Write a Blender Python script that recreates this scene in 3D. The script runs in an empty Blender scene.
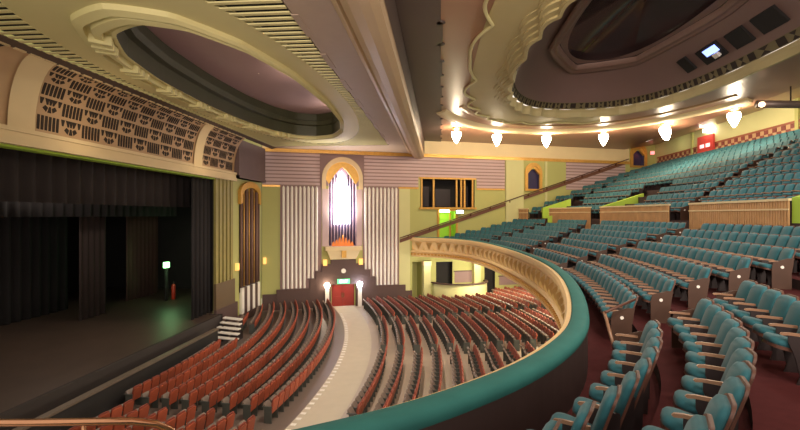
import bpy, bmesh, math, random
from mathutils import Vector, Matrix
random.seed(7)
D = bpy.data
COL = bpy.context.scene.collection
PI = math.pi
EYE = 7.1
YAW = math.atan2(40, 480)
CY, SY = math.cos(YAW), math.sin(YAW)

# ------------------------------------------------------------------ materials
MATS = {}
def mat(name, col, rough=0.6, metal=0.0, noise=0.12, scale=3.0, emit=None, estr=0.0, bump=0.0, spec=0.5, sheen=0.0):
    if name in MATS: return MATS[name]
    m = D.materials.new(name); m.use_nodes = True
    nt = m.node_tree; b = nt.nodes['Principled BSDF']
    b.inputs['Roughness'].default_value = rough
    b.inputs['Metallic'].default_value = metal
    b.inputs['Specular IOR Level'].default_value = spec
    if sheen: b.inputs['Sheen Weight'].default_value = sheen
    tc = nt.nodes.new('ShaderNodeTexCoord')
    nz = nt.nodes.new('ShaderNodeTexNoise'); nz.inputs['Scale'].default_value = scale
    nz.inputs['Detail'].default_value = 4
    nt.links.new(tc.outputs['Object'], nz.inputs['Vector'])
    mx = nt.nodes.new('ShaderNodeMix'); mx.data_type = 'RGBA'
    mx.inputs[6].default_value = (*[c*(1-noise) for c in col], 1)
    mx.inputs[7].default_value = (*[min(1, c*(1+noise)) for c in col], 1)
    nt.links.new(nz.outputs['Fac'], mx.inputs[0])
    nt.links.new(mx.outputs[2], b.inputs['Base Color'])
    if bump:
        bp = nt.nodes.new('ShaderNodeBump'); bp.inputs['Strength'].default_value = bump
        nz2 = nt.nodes.new('ShaderNodeTexNoise'); nz2.inputs['Scale'].default_value = scale*12
        nt.links.new(tc.outputs['Object'], nz2.inputs['Vector'])
        nt.links.new(nz2.outputs['Fac'], bp.inputs['Height']); nt.links.new(bp.outputs['Normal'], b.inputs['Normal'])
    if emit:
        b.inputs['Emission Color'].default_value = (*emit, 1); b.inputs['Emission Strength'].default_value = estr
    MATS[name] = m
    return m

def vary(m, amt):
    nt = m.node_tree; b = nt.nodes['Principled BSDF']; src = b.inputs['Base Color'].links[0].from_socket
    oi = nt.nodes.new('ShaderNodeObjectInfo'); mr = nt.nodes.new('ShaderNodeMapRange'); mr.inputs[3].default_value = 1-amt; mr.inputs[4].default_value = 1+amt
    hs = nt.nodes.new('ShaderNodeHueSaturation'); nt.links.new(oi.outputs['Random'], mr.inputs[0]); nt.links.new(mr.outputs[0], hs.inputs['Value'])
    nt.links.new(src, hs.inputs['Color']); nt.links.new(hs.outputs['Color'], b.inputs['Base Color']); return m

def S(r, g, b):
    f = lambda c: (c/255/12.92 if c/255 <= .04045 else ((c/255+.055)/1.055)**2.4)
    return (f(r), f(g), f(b))

TEAL = mat('teal_velvet', S(50, 106, 117), .75, noise=.22, scale=5, spec=.25, sheen=.15)
TEALR = mat('teal_ledge_velvet', S(58, 122, 118), .8, noise=.18, scale=2.5, spec=.2, bump=.1)
BROWN = mat('brown_ply', S(92, 58, 46), .5, noise=.25, scale=4)
SIDE = mat('dark_seat_standard', S(46, 34, 34), .5, noise=.2)
WOOD = mat('arm_wood', S(150, 114, 90), .35, noise=.2, scale=8)
ENDW = mat('end_panel_wood', S(74, 50, 38), .4, noise=.25, scale=3)
CARPET = mat('maroon_carpet', S(86, 42, 43), .95, noise=.2, scale=6, bump=.2, spec=.1)
RISER = mat('dark_riser', S(58, 40, 38), .8, noise=.2)
GREEN = mat('green_wall_paint', S(180, 180, 112), .7, noise=.05, scale=.6)
GREEN2 = mat('pale_green_paint', S(205, 203, 148), .7, noise=.05, scale=.6)
LIME = mat('lime_wall_paint', S(170, 205, 70), .7, noise=.06, scale=.6)
CREAM = mat('cream_plaster', S(226, 204, 160), .65, noise=.06, scale=1)
CREAM2 = mat('pale_cream_plaster', S(214, 204, 150), .65, noise=.05, scale=.7)
GOLD = mat('gold_leaf', S(214, 164, 82), .35, .35, noise=.2, scale=5)
MAUVE = mat('mauve_paint', S(196, 170, 170), .7, noise=.06, scale=.8)
MAUVED = mat('dark_mauve_paint', S(146, 120, 120), .7, noise=.08, scale=.8)
PLINTH = mat('plum_brown_plinth', S(84, 62, 58), .6, noise=.1)
WHITE = mat('white_paint', S(240, 234, 226), .5, noise=.03)
BRCEIL = mat('brown_ceiling_lacquer', S(158, 114, 90), .35, noise=.1, scale=.5)
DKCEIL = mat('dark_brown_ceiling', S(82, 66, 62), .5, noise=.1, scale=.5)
OLIVE = mat('olive_cream_plaster', S(186, 170, 122), .6, noise=.07, scale=.8)
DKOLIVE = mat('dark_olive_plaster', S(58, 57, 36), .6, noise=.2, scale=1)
BLACK = mat('black_void', S(26, 22, 22), .8, noise=.2)
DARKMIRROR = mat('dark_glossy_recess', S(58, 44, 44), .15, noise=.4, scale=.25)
FRET = mat('frieze_plaster', S(190, 156, 118), .6, noise=.1, scale=1.5)
FRETHOLE = mat('frieze_opening', S(44, 32, 24), .8, noise=.2)
STAGE = mat('stage_boards', S(74, 60, 52), .45, noise=.25, scale=1.2)
DRAPE = mat('black_drape', S(36, 32, 34), .9, noise=.2, scale=1)
VALANCE = mat('brown_valance', S(44, 36, 36), .9, noise=.15, scale=.8)
STFLOOR = mat('stalls_floor', S(112, 98, 90), .45, noise=.12, scale=.8)
LANE = mat('grey_aisle_carpet', S(196, 184, 166), .8, noise=.08, scale=2)
RED = vary(mat('red_seat_back', S(166, 80, 54), .55, noise=.3, scale=1.3), .28)
REDPAD = mat('red_seat_pad', S(134, 66, 52), .8, noise=.2, scale=3)
STEELD = mat('seat_iron', S(78, 80, 76), .5, noise=.15)
UNDER = mat('seat_underside', S(128, 112, 102), .6, noise=.15)
DOORR = mat('red_door_paint', S(150, 44, 34), .4, noise=.1, scale=2)
BRASS = mat('brass_tube', S(176, 128, 96), .25, .8, noise=.1)
PURPLE = mat('purple_glass', S(52, 44, 84), .3, noise=.2)
SLATW = mat('guard_wood', S(196, 150, 102), .5, noise=.25, scale=2)

# ------------------------------------------------------------------ mesh helpers
def link_mesh(name, verts, faces, m, parent=None, smooth=False, mi=None):
    me = D.meshes.new(name)
    me.from_pydata([tuple(v) for v in verts], [], faces)
    for mm in (m if isinstance(m, (list, tuple)) else [m]): me.materials.append(mm)
    if mi: me.polygons.foreach_set('material_index', mi)
    if smooth: me.polygons.foreach_set('use_smooth', [True]*len(me.polygons))
    me.update()
    o = D.objects.new(name, me); COL.objects.link(o)
    if parent: o.parent = parent
    return o

class MB:
    def __init__(s): s.v = []; s.f = []; s.mi = []; s.cur = 0
    def add(s, vs, fs):
        b = len(s.v); s.v += [tuple(v) for v in vs]
        s.f += [tuple(b+i for i in f) for f in fs]; s.mi += [s.cur]*len(fs)
    def hexa(s, p):   # 8 points: bottom 4 ccw, top 4 ccw
        s.add(p, [(3,2,1,0),(4,5,6,7),(0,1,5,4),(1,2,6,5),(2,3,7,6),(3,0,4,7)])
    def box(s, x0, x1, y0, y1, z0, z1, fr=None):
        p = [(x0,y0,z0),(x1,y0,z0),(x1,y1,z0),(x0,y1,z0),(x0,y0,z1),(x1,y0,z1),(x1,y1,z1),(x0,y1,z1)]
        s.hexa([fr(*q) for q in p] if fr else p)
    def quad(s, a, b, c, d): s.add([a,b,c,d], [(0,1,2,3)])
    def prism(s, outline, fa, fb):   # outline of 2D pts; fa, fb map (u,w)->3D for the two caps
        n = len(outline)
        s.add([fa(*q) for q in outline]+[fb(*q) for q in outline],
              [tuple(range(n-1,-1,-1)), tuple(range(n,2*n))]+[(i,(i+1)%n,n+(i+1)%n,n+i) for i in range(n)])
    def loft(s, loops, closed=True, cap=None):
        n = len(loops[0]); b = len(s.v)
        vs = [q for l in loops for q in l]; fs = []
        for k in range(len(loops)-1):
            for i in range(n if closed else n-1):
                j = (i+1) % n
                fs.append((k*n+i, k*n+j, (k+1)*n+j, (k+1)*n+i))
        if cap in ('end', 'both'): fs.append(tuple((len(loops)-1)*n+i for i in range(n)))
        if cap in ('start', 'both'): fs.append(tuple(range(n-1,-1,-1)))
        s.add(vs, fs)
    def tube(s, pts, r, n=8):
        loops = []
        for i, p in enumerate(pts):
            p = Vector(p); a = Vector(pts[max(0,i-1)]); c = Vector(pts[min(len(pts)-1,i+1)])
            d = (c-a).normalized(); u = d.cross(Vector((0,0,1)))
            if u.length < 1e-3: u = Vector((1,0,0))
            u.normalize(); w = d.cross(u)
            rr = r[i] if isinstance(r, (list, tuple)) else r
            loops.append([p+u*rr*math.cos(2*PI*k/n)+w*rr*math.sin(2*PI*k/n) for k in range(n)])
        s.loft(loops, True, 'both')
    def lathe(s, prof, c, n=16):
        loops = [[(c[0]+r*math.cos(2*PI*k/n), c[1]+r*math.sin(2*PI*k/n), c[2]+z) for k in range(n)] for r, z in prof]
        s.loft(loops, True, 'both')
    def build(s, name, m, parent=None, smooth=False):
        return link_mesh(name, s.v, s.f, m, parent, smooth, s.mi if isinstance(m, (list, tuple)) else None)

def tag(o, label=None, cat=None, group=None, kind=None):
    if label: o['label'] = label
    if cat: o['category'] = cat
    if group: o['group'] = group
    if kind: o['kind'] = kind
    return o
def empty(name, loc, rz=0.0):
    o = D.objects.new(name, None); COL.objects.link(o); o.location = loc; o.rotation_euler = (0,0,rz)
    o.empty_display_size = .2
    return o
def struct(o): o['kind'] = 'structure'; return o
def point(loc, power, col=(1,.82,.6), r=.1, name='lamp'):
    l = D.lights.new(name, 'POINT'); l.energy = power; l.color = col; l.shadow_soft_size = r
    o = D.objects.new(name, l); COL.objects.link(o); o.location = loc; return o
def spot(loc, target, power, angle, col=(1,.85,.66), r=.15, blend=.6, name='spot'):
    l = D.lights.new(name, 'SPOT'); l.energy = power; l.color = col; l.spot_size = math.radians(angle); l.spot_blend = blend; l.shadow_soft_size = r
    o = D.objects.new(name, l); COL.objects.link(o); o.location = loc
    o.rotation_euler = (Vector(target)-Vector(loc)).to_track_quat('-Z','Y').to_euler(); return o

def catmull(P, n=12):
    P = [Vector(p) for p in P]; P = [2*P[0]-P[1]] + P + [2*P[-1]-P[-2]]; out = []
    for i in range(1, len(P)-2):
        a, b, c, d = P[i-1:i+3]
        for k in range(n):
            t = k/n
            out.append(.5*((2*b)+(c-a)*t+(2*a-5*b+4*c-d)*t*t+(3*b-a-3*c+d)*t**3))
    out.append(P[-2]); return out
def resample(pts, step):
    acc = [0.0]
    for i in range(1, len(pts)): acc.append(acc[-1]+(pts[i]-pts[i-1]).length)
    n = max(2, int(acc[-1]/step)); out = []; j = 0
    for k in range(n+1):
        t = acc[-1]*k/n
        while j < len(pts)-2 and acc[j+1] < t: j += 1
        u = (t-acc[j])/max(1e-9, acc[j+1]-acc[j]); out.append(pts[j].lerp(pts[j+1], min(1,max(0,u))))
    return out

# ------------------------------------------------------------------ plan of the hall
W0 = Vector((-2.88, 42.6)); WT = Vector((.934, .357)).normalized(); WN = Vector((WT.y, -WT.x))
def wp(s, z, o=0.0):
    p = W0+WT*s+WN*o; return (p.x, p.y, z)
def wbox(mb, s0, s1, z0, z1, o0, o1):
    mb.box(s0, s1, o0, o1, z0, z1, lambda s, o, z: wp(s, z, o))
def wall_clear(x, y): return (Vector((x, y))-W0).dot(WN)       # distance in front of the far side wall

RAILPTS = [(-6.2,2.0),(-4.3,2.6),(-2.7,3.45),(-1.365,4.30),(-.6,4.83),(-.01,5.37),(.86,6.33),(1.68,7.60),(2.4,9.23),(3.25,12.53),(3.95,16.6),(4.25,20.9),(4.1,26.5),(3.5,32.4),(2.75,36.2),(2.0,38.5),(1.2,40.0),(.3,41.1),(-.9,41.95),(-2.86,42.9)]
RAIL = resample(catmull(RAILPTS), .35)
for _ in range(3):
    RAIL = [RAIL[0]]+[(RAIL[i-1]+RAIL[i]*2+RAIL[i+1])/4 for i in range(1, len(RAIL)-1)]+[RAIL[-1]]
NORM = []
for i in range(len(RAIL)):
    d = (RAIL[min(i+1, len(RAIL)-1)]-RAIL[max(i-1, 0)]).normalized(); NORM.append(Vector((d.y, -d.x)))
def offs(d): return [p+n*d for p, n in zip(RAIL, NORM)]
LEDGE_Z = 5.15
ROWD = [1.24+1.05*k for k in range(7)]
ROWTOP = [5.23+.25*k for k in range(7)]
SEAT_H = 1.05
FENCE_D = 8.75

def proj(x, y, z):
    X = x*CY+y*SY; Y = -x*SY+y*CY
    if Y < .2: return None
    return 400+480*X/Y, 215-480*(z-EYE)/Y, Y

# ------------------------------------------------------------------ circle floor (terraces)
mb = MB()
for k in range(7):
    zf = ROWTOP[k]-SEAT_H
    d0 = .34 if k == 0 else ROWD[k]-.80
    d1 = ROWD[k]+.25 if k < 6 else FENCE_D
    mb.cur = 0
    mb.loft([[(p.x,p.y,zf) for p in offs(d0)], [(p.x,p.y,zf) for p in offs(d1)]], False)
    if k:
        mb.cur = 1
        mb.loft([[(p.x,p.y,zf-.25) for p in offs(d0)], [(p.x,p.y,zf) for p in offs(d0)]], False)
# upper tier: rows blend from the guard curve to the straight back wall
def clip_curve(pts, y0, y1): return [p for p in pts if y0 <= p.y <= y1]
fence = resample(clip_curve(offs(FENCE_D), 3.5, 60), .4)
fence = [p for p in fence if wall_clear(p.x, p.y) > -.6]
NU = 11
BACKX = 22.4
def back_pt(t): return Vector((BACKX-.9, 1.0+t*51.5))
def upper_curve(j, n=160):
    f = j/(NU-1); out = []
    src = resample(fence, .1); m = len(src)-1
    for i in range(n+1):
        t = i/n; a = src[round(t*m)]
        out.append(a.lerp(back_pt(t), (.7+f*(12.2))/13.0*1.0 if False else (0.065+.935*f)))
    return out
UTOP = [7.80+.4455*j+.34*math.sin(PI*j/(NU-1)) for j in range(NU)]
UC = [upper_curve(j) for j in range(NU)]
fs = [src for src in [resample(fence, .1)]][0]
f0 = [fs[round(i/160*(len(fs)-1))] for i in range(161)]
for j in range(NU):
    zf = UTOP[j]-SEAT_H+.05
    inner = f0 if j == 0 else [UC[j-1][i].lerp(UC[j][i], .28) for i in range(161)]
    outer = [UC[j][i].lerp(UC[j+1][i], .28) for i in range(161)] if j < NU-1 else [p+Vector((.9,0)) for p in UC[j]]
    mb.cur = 0
    mb.loft([[(p.x,p.y,zf) for p in inner], [(p.x,p.y,zf) for p in outer]], False)
    mb.cur = 1
    zl = UTOP[j-1]-SEAT_H+.05 if j else ROWTOP[6]-SEAT_H
    mb.loft([[(p.x,p.y,zl) for p in inner], [(p.x,p.y,zf) for p in inner]], False)
# underside over the stalls
mb.cur = 2
mb.loft([[(p.x,p.y,3.45) for p in offs(.05)], [(p.x,p.y,3.05) for p in offs(6)], [(p.x,p.y,2.9) for p in offs(16)]], False)
struct(mb.build('floor_circle', [CARPET, RISER, CREAM2]))

# ------------------------------------------------------------------ circle front: teal ledge, brown inner wall, gold fascia
front = struct(empty('trim_circle_front', (RAIL[60].x, RAIL[60].y, 3.4)))
def fpart(mbx, name, m, smooth=False):
    o = mbx.build(name, m, None, smooth); o.parent = front; o.matrix_parent_inverse = Matrix.Translation(-front.location); return o
mb = MB()
prof = [(.04,5.10),(.03,5.13),(.07,5.16),(.20,5.17),(.31,5.16),(.36,5.12),(.37,5.05),(.34,4.98)]
mb.loft([[(p.x,p.y,z) for p in offs(d)] for d, z in prof], False)
fpart(mb, 'teal_ledge', TEALR, True)
mb = MB()
mb.loft([[(p.x,p.y,z) for p in offs(d)] for d, z in [(.34,5.0),(.34,4.1)]], False)
fpart(mb, 'inner_panelling', mat('dark_inner_panel', S(64,48,46), .6, noise=.15))
mb = MB()
prof = [(.05,5.11),(-.06,5.10),(-.11,5.0),(-.10,4.86),(-.05,4.80),(.02,4.72),(.02,3.98),(-.03,3.95),(-.08,3.86),(-.03,3.78),(.04,3.74),(.04,3.55),(-.02,3.52),(-.02,3.42),(.10,3.40),(.10,3.55)]
mb.loft([[(p.x,p.y,z) for p in offs(d)] for d, z in prof], False)
fpart(mb, 'cream_fascia', mat('golden_fascia', S(236,202,144), .55, noise=.06))
mb = MB()
L = len(RAIL)
for i in range(40, L-3, 3):       # row of raised leaf and diamond ornaments
    for sgn in (-1, 1):
        A, B, n = RAIL[i], RAIL[i+2], NORM[i+1]; m_ = RAIL[i+1]
        q = lambda p, o, z: (p.x+n.x*o, p.y+n.y*o, z)
        mb.add([q(A,.02,4.70), q(B,.02,4.70), q(m_,.02,4.02), q(m_,-.13,4.5)], [(0,1,3),(1,2,3),(2,0,3)])
        A2, B2 = RAIL[i+2], RAIL[i+3]
    c = RAIL[i+2]+(RAIL[i+3]-RAIL[i+2])*.5
    mb.add([q(RAIL[i+2],.02,4.0), q(RAIL[i+3],.02,4.0), q(c,.02,4.5), q(c,-.08,4.15)], [(0,3,2),(3,1,2),(0,1,3)])
fpart(mb, 'leaf_relief', mat('pale_gold_relief', S(232,196,128), .45, .1, noise=.1))
mb = MB()
for i in range(40, L-1):
    p, n = RAIL[i], NORM[i]; t = Vector((-n.y, n.x))
    fr = lambda x, y, z: (p.x+t.x*x+n.x*y, p.y+t.y*x+n.y*y, z)
    mb.box(-.09, .09, -.06, .05, 3.57, 3.72, fr)
fpart(mb, 'dentil_band', GOLD)

# short pale handrail post and step edging at the foot of the near aisle
ah = tag(empty('aisle_handrail', (3.5, 10.2, ROWTOP[0]-SEAT_H)), 'short pale wooden handrail leaning at the foot of the first aisle', 'handrail')
mb = MB(); z0 = ROWTOP[0]-SEAT_H; mb.tube([(3.55,9.95,z0),(3.42,10.35,z0+.9)], .035, 8)
o = mb.build('post', WOOD, None, True); o.parent = ah; o.matrix_parent_inverse = Matrix.Translation(ah.location).inverted()
mb = MB(); mb.tube([(3.42,10.3,z0+.9),(4.2,10.75,z0+1.1)], .03, 8)
o = mb.build('rail_bar', BROWN, None, True); o.parent = ah; o.matrix_parent_inverse = Matrix.Translation(ah.location).inverted()

# brass safety rail standing on the ledge at the foot of the near aisle
idx = [i for i, p in enumerate(RAIL) if p.x < -1.2 and p.y < 6]
i0, i1 = idx[0], idx[-1]
g = tag(empty('guard_rail', (RAIL[i1].x, RAIL[i1].y, 5.17)), 'brass tube guard rail on brackets above the teal ledge at the near corner', 'rail')
def gpart(mbx, name, m, smooth=False, root=None):
    o = mbx.build(name, m, None, smooth); r = root or g; o.parent = r
    o.matrix_parent_inverse = Matrix.Translation(r.location).inverted(); return o
def keep(o, r):
    o.parent = r; o.matrix_parent_inverse = (Matrix.Translation(r.location) @ r.rotation_euler.to_matrix().to_4x4()).inverted(); return o
GR = [(-5.1,3.4,5.44),(-4.1,3.5,5.44),(-3.25,3.58,5.44),(-2.75,3.64,5.44),(-2.5,3.72,5.42),(-2.37,3.84,5.35),(-2.3,3.94,5.25),(-2.27,3.98,5.18)]
mb = MB(); mb.tube([Vector(p) for p in GR], .03, 10); gpart(mb, 'brass_tube', BRASS, True)

for x, y in ((-3.9,3.52),(-2.85,3.63)):
    mb = MB(); mb.tube([(x,y,5.44),(x,y,5.16)], .018, 8); gpart(mb, 'bracket_post', BRASS, True)

# ------------------------------------------------------------------ seats of the circle
def tomb(w, z0, z1, r, n=7):
    o = [(-w, z0), (w, z0)]
    for k in range(n+1):
        a = PI/2*k/n; o.append((w-r+r*math.cos(a), z1-r*.8+r*.8*math.sin(a)))
    for k in range(n+1):
        a = PI/2+PI/2*k/n; o.append((-w+r+r*math.cos(a), z1-r*.8+r*.8*math.sin(a)))
    return o
TIL = math.tan(math.radians(19))
def back_map(off):
    return lambda x, z: (x, off-(z-.46)*TIL+.25*x*x, z)
def pillow(mbx, out, f_front, f_back, inset=.85, bulge=.03, zc=.78):
    n = len(out)
    ins = [(x*inset, zc+(z-zc)*inset) for x, z in out]
    loops = [[f_back(*q) for q in out], [f_front(*q) for q in out],
             [(a, b+bulge, c) for a, b, c in (f_front(*q) for q in ins)]]
    mbx.loft(loops, True, 'both')
mb = MB(); pillow(mb, tomb(.247,.44,1.04,.125), back_map(.03), back_map(-.03)); M_BACK = mb.build('backrest', TEAL, None, True)
mb = MB(); o_ = tomb(.258,.36,1.06,.135); mb.prism(o_, back_map(-.031), back_map(-.062)); M_SHELL = mb.build('back_shell', BROWN, None)
mb = MB()
def seatp(x, y, z, a=math.radians(14)):
    y -= .03; return (x, .05+y*math.cos(a)-z*math.sin(a), .45+y*math.sin(a)+z*math.cos(a))
def rr(w, y0, y1, r, n=5):
    o = [(-w, y0), (w, y0)]
    for k in range(n+1):
        a = PI/2*k/n; o.append((w-r+r*math.cos(a), y1-r+r*math.sin(a)))
    for k in range(n+1):
        a = PI/2+PI/2*k/n; o.append((-w+r+r*math.cos(a), y1-r+r*math.sin(a)))
    return o
so = rr(.232, .03, .47, .15)
sc_ = lambda s_: [(x*s_, .26+(y-.26)*s_) for x, y in so]
mb.loft([[seatp(x,y,0) for x,y in so], [seatp(x,y,.06) for x,y in so], [seatp(x,y,.095) for x,y in sc_(.9)], [seatp(x,y,.11) for x,y in sc_(.6)]], True, 'both')
M_SEAT = mb.build('seat', TEAL, None, True)
mb = MB(); mb.prism([(x*1.02, y) for x, y in rr(.232,.03,.46,.145)], lambda x, y: seatp(x,y,-.001), lambda x, y: seatp(x,y,-.05)); M_PAN = mb.build('seat_pan', BROWN, None)
def armshape(x0):
    mb = MB()
    o = [(.02,.68),(.30,.70),(.38,.695),(.40,.715),(.38,.735),(.30,.74),(.02,.72)]
    mb.prism(o, lambda y, z: (x0-.016, y, z), lambda y, z: (x0+.016, y, z)); return mb
def stdshape(x0):
    mb = MB()
    o = [(-.04,0),(.20,0),(.16,.12),(.22,.40),(.30,.60),(.30,.70),(-.06,.66),(-.05,.3)]
    mb.prism(o, lambda y, z: (x0-.012, y, z), lambda y, z: (x0+.012, y, z)); return mb
M_ARM = armshape(-.278).build('arm_rest', WOOD); M_STD = stdshape(-.278).build('standard', SIDE)
M_ARM2 = armshape(.278).build('arm_rest', WOOD)
mb = MB(); o_ = [(-.10,0),(.34,0),(.34,.55),(.30,.70),(-.02,.80),(-.16,.80),(-.10,.4)]
mb.prism(o_, lambda y, z: (.30, y, z), lambda y, z: (.322, y, z)); M_END = mb.build('end_panel', ENDW)
mb = MB(); mb.prism([(.11+.04*math.cos(2*PI*k/14), .57+.04*math.sin(2*PI*k/14)) for k in range(14)], lambda y, z: (.322, y, z), lambda y, z: (.33, y, z)); M_PLATE = mb.build('number_plate', WHITE)
mb = MB(); mb.prism(o_, lambda y, z: (-.30, y, z), lambda y, z: (-.322, y, z)); M_ENDL = mb.build('end_panel', ENDW)
mb = MB(); mb.prism([(.11+.04*math.cos(2*PI*k/14), .57+.04*math.sin(2*PI*k/14)) for k in range(14)], lambda y, z: (-.322, y, z), lambda y, z: (-.33, y, z)); M_PLATEL = mb.build('number_plate', WHITE)
PROTO = [M_PLATEL, M_BACK, M_SHELL, M_SEAT, M_PAN, M_ARM, M_ARM2, M_STD, M_END, M_PLATE, M_ENDL]
def use(src, parent):
    o = src.copy(); COL.objects.link(o); o.parent = parent; return o

ORD = ['zeroth','first','second','third','fourth','fifth','sixth','seventh','eighth','ninth','tenth','eleventh','twelfth','thirteenth','fourteenth','fifteenth','sixteenth','seventeenth','eighteenth','nineteenth']
def ordw(n):
    if n < 20: return ORD[n]
    t = {2:'twenty',3:'thirty',4:'forty',5:'fifty',6:'sixty'}[n//10]
    if n % 10 == 0: return t[:-1]+'ieth'
    return t+'-'+ORD[n % 10]

AISLES = [((3.3,9.7),(4.7,10.75),(6.6,12.15),(8.4,12.5),(10.6,12.2),(14,11)), ((4.6,20.6),(8.4,22.6),(13,24)), ((4.2,28.0),(6.3,30.0),(9.6,34.0),(12,36.5)), ((1.5,37.2),(7.5,40.5),(9,41))]
def seg_dist(p, pl):
    best = 9e9
    for a, b in zip(pl, pl[1:]):
        a = Vector(a); b = Vector(b); ab = b-a; t = max(0, min(1, (p-a).dot(ab)/ab.dot(ab)))
        best = min(best, (p-(a+ab*t)).length)
    return best
def place_row(curve, pitch, ok):
    """walk a plan curve; yields runs of (point, normal)"""
    pts = resample(curve, .05); runs = []; cur = []
    acc = 0
    for i in range(1, len(pts)-1):
        acc += (pts[i]-pts[i-1]).length
        if not ok(pts[i]):
            if cur: runs.append(cur); cur = []
            acc = (pitch(pts[i]) if callable(pitch) else pitch)*.55; continue
        if acc >= (pitch(pts[i]) if callable(pitch) else pitch):
            acc = 0
            d = (pts[i+1]-pts[i-1]).normalized(); cur.append((pts[i].copy(), Vector((d.y, -d.x))))
    if cur: runs.append(cur)
    return runs
circle = []       # (x, y, floor z, rotation, tier, row, block, index, is_first, is_last)
AH = .78
def block_of(p):
    for bi, yb in enumerate(((9.7,10.75,12.15,12.5), (20.6,), (28.0,), (37.2,))): pass
    return 0
for k in range(7):
    curve = offs(ROWD[k])
    def ok(p, k=k):
        if wall_clear(p.x, p.y) < .9 or p.x < -5: return False
        if min(seg_dist(p, a) for a in AISLES) < AH: return False
        if k >= 3 and p.y < 12.3: return False
        return True
    runs = place_row(curve, .66, lambda p: ok(p) and seg_dist(p, AISLES[0]) >= AH and p.y < 12.5 and (p.y < 10.9 or p.x > 5)) if False else place_row(curve, lambda p: .615 if p.y < 10.2 and k < 3 else .57, ok)
    for r in runs:
        m = r[len(r)//2][0]
        b = 0
        for ai, a in enumerate(AISLES):
            # which side of the aisle: compare arc order through the aisle's nearest vertex
            q = min((Vector(v) for v in a), key=lambda v: (v-m).length)
            if m.y > q.y: b = ai+1
        for i, (p, n) in enumerate(r):
            if b == 0: n = (n*.5+Vector((1,-.08))*.5).normalized()     # the near block is turned towards the stage
            circle.append((p.x, p.y, ROWTOP[k]-SEAT_H, math.atan2(-n.y, -n.x)-PI/2, 0, k, b, i, i == 0, i == len(r)-1, len(r)))
# vomitories cut into the upper tier: (centre y, half width, length)
VOMS = [(17.4,1.0,3.2), (35.45,1.1,3.0), (43.6,.95,2.6)]
def fence_at(y): return min(fence, key=lambda p: abs(p.y-y))
def in_vom(p, m=0.0):
    for y, hw, ln in VOMS:
        f = fence_at(y)
        if abs(p.y-y-(p.x-f.x)*0.0) < hw+m and p.x < f.x+ln+m: return True
    return False
UPA = [[(fence_at(y).x, y), (BACKX, y+dy)] for y, dy in ((26.9,1.2),)]+[[(11.5, 43.6), (20.5, 47.2)]]
for j in range(NU):
    def ok(p):
        if wall_clear(p.x, p.y) < .6 or p.x > BACKX-.3 or p.y < 6: return False
        if in_vom(p, .74): return False
        for a in UPA:
            if seg_dist(p, a) < .40: return False
        return True
    for bi, r in enumerate(place_row(UC[j], .57, ok)):
        for i, (p, n) in enumerate(r):
            circle.append((p.x, p.y, UTOP[j]-SEAT_H+.05, math.atan2(-n.y, -n.x)-PI/2, 1, j, bi, i, i == 0, i == len(r)-1, len(r)))
def inframe(x, y, z, m=15):
    q = proj(x, y, z); return q is not None and -m < q[0] < 800+m and -m < q[1] < 430+m
vis = [c for c in circle if inframe(c[0], c[1], c[2]+.9)]
vis.sort(key=lambda c: -c[2]*0+ (c[0]**2+c[1]**2) + (40 if False else 0))
near_c = vis[:300]; near_set = set(near_c)
far_c = [c for c in circle if c not in near_set and not (c[4] == 0 and c[6] == 0) and inframe(c[0], c[1], c[2]+.9, 220) and math.hypot(c[0], c[1]) > 2.2]
BLK = ['in the block nearest the camera', 'in the block past the first aisle', 'in the block past the second aisle', 'in the block past the third aisle', 'in the last block by the far wall']
ROWN = ['front row', 'second row', 'third row', 'fourth row', 'fifth row', 'sixth row', 'seventh row']
for (x, y, z, rz, tier, k, b, i, first, last, n) in near_c:
    t = empty('circle_seat', (x, y, z), rz)
    if tier == 0:
        if b == 0: pos = ordw(n-i)+' from the aisle end'
        else: pos = ordw(i+1)+' from its near end'
        rown = ROWN[k]
        lab = f'teal seat {pos}, {rown}, {BLK[b]}'
    else:
        lab = f'teal upper seat, {ordw(i+1)} along the {ordw(b+1)} run, {ordw(k+1)} row above the slatted guard'
    tag(t, lab, 'seat', 'teal seats of the circle')
    use(M_BACK, t); use(M_SHELL, t); se = use(M_SEAT, t); use(M_PAN, se); use(M_ARM, t); use(M_STD, t)
    if first:
        e = use(M_ENDL, t); use(M_PLATEL, e)
    if last:
        use(M_ARM2, t); e = use(M_END, t); use(M_PLATE, e)
# the many smaller seats further off
def low_seat(mb, x, y, z, rz, full):
    c, s = math.cos(rz), math.sin(rz)
    f = lambda a, b, d: (x+a*c-b*s, y+a*s+b*c, z+d)
    out = tomb(.256, .40, 1.05, .11, 3)
    mb.cur = 0
    mb.prism(out, lambda u, w: f(*back_map(.04)(u, w)), lambda u, w: f(*back_map(-.025)(u, w)))
    mb.cur = 1
    mb.prism(out, lambda u, w: f(*back_map(-.026)(u*1.02, w+.01)), lambda u, w: f(*back_map(-.06)(u*1.02, w+.01)))
    mb.cur = 0
    mb.box(-.235, .235, .06, .46, .44, .55, f)
    mb.cur = 2
    mb.box(-.295, -.268, .05, .38, .68, .72, f)
    mb.cur = 3
    mb.box(-.295, -.27, -.04, .25, 0, .67, f)
mb = MB()
for c in far_c: low_seat(mb, c[0], c[1], c[2], c[3], True)
tag(mb.build('circle_seating', [TEAL, BROWN, WOOD, SIDE]), 'teal seats of the upper tier and farther circle rows', 'seating', kind='stuff')
for o in PROTO: D.objects.remove(o)

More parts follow.
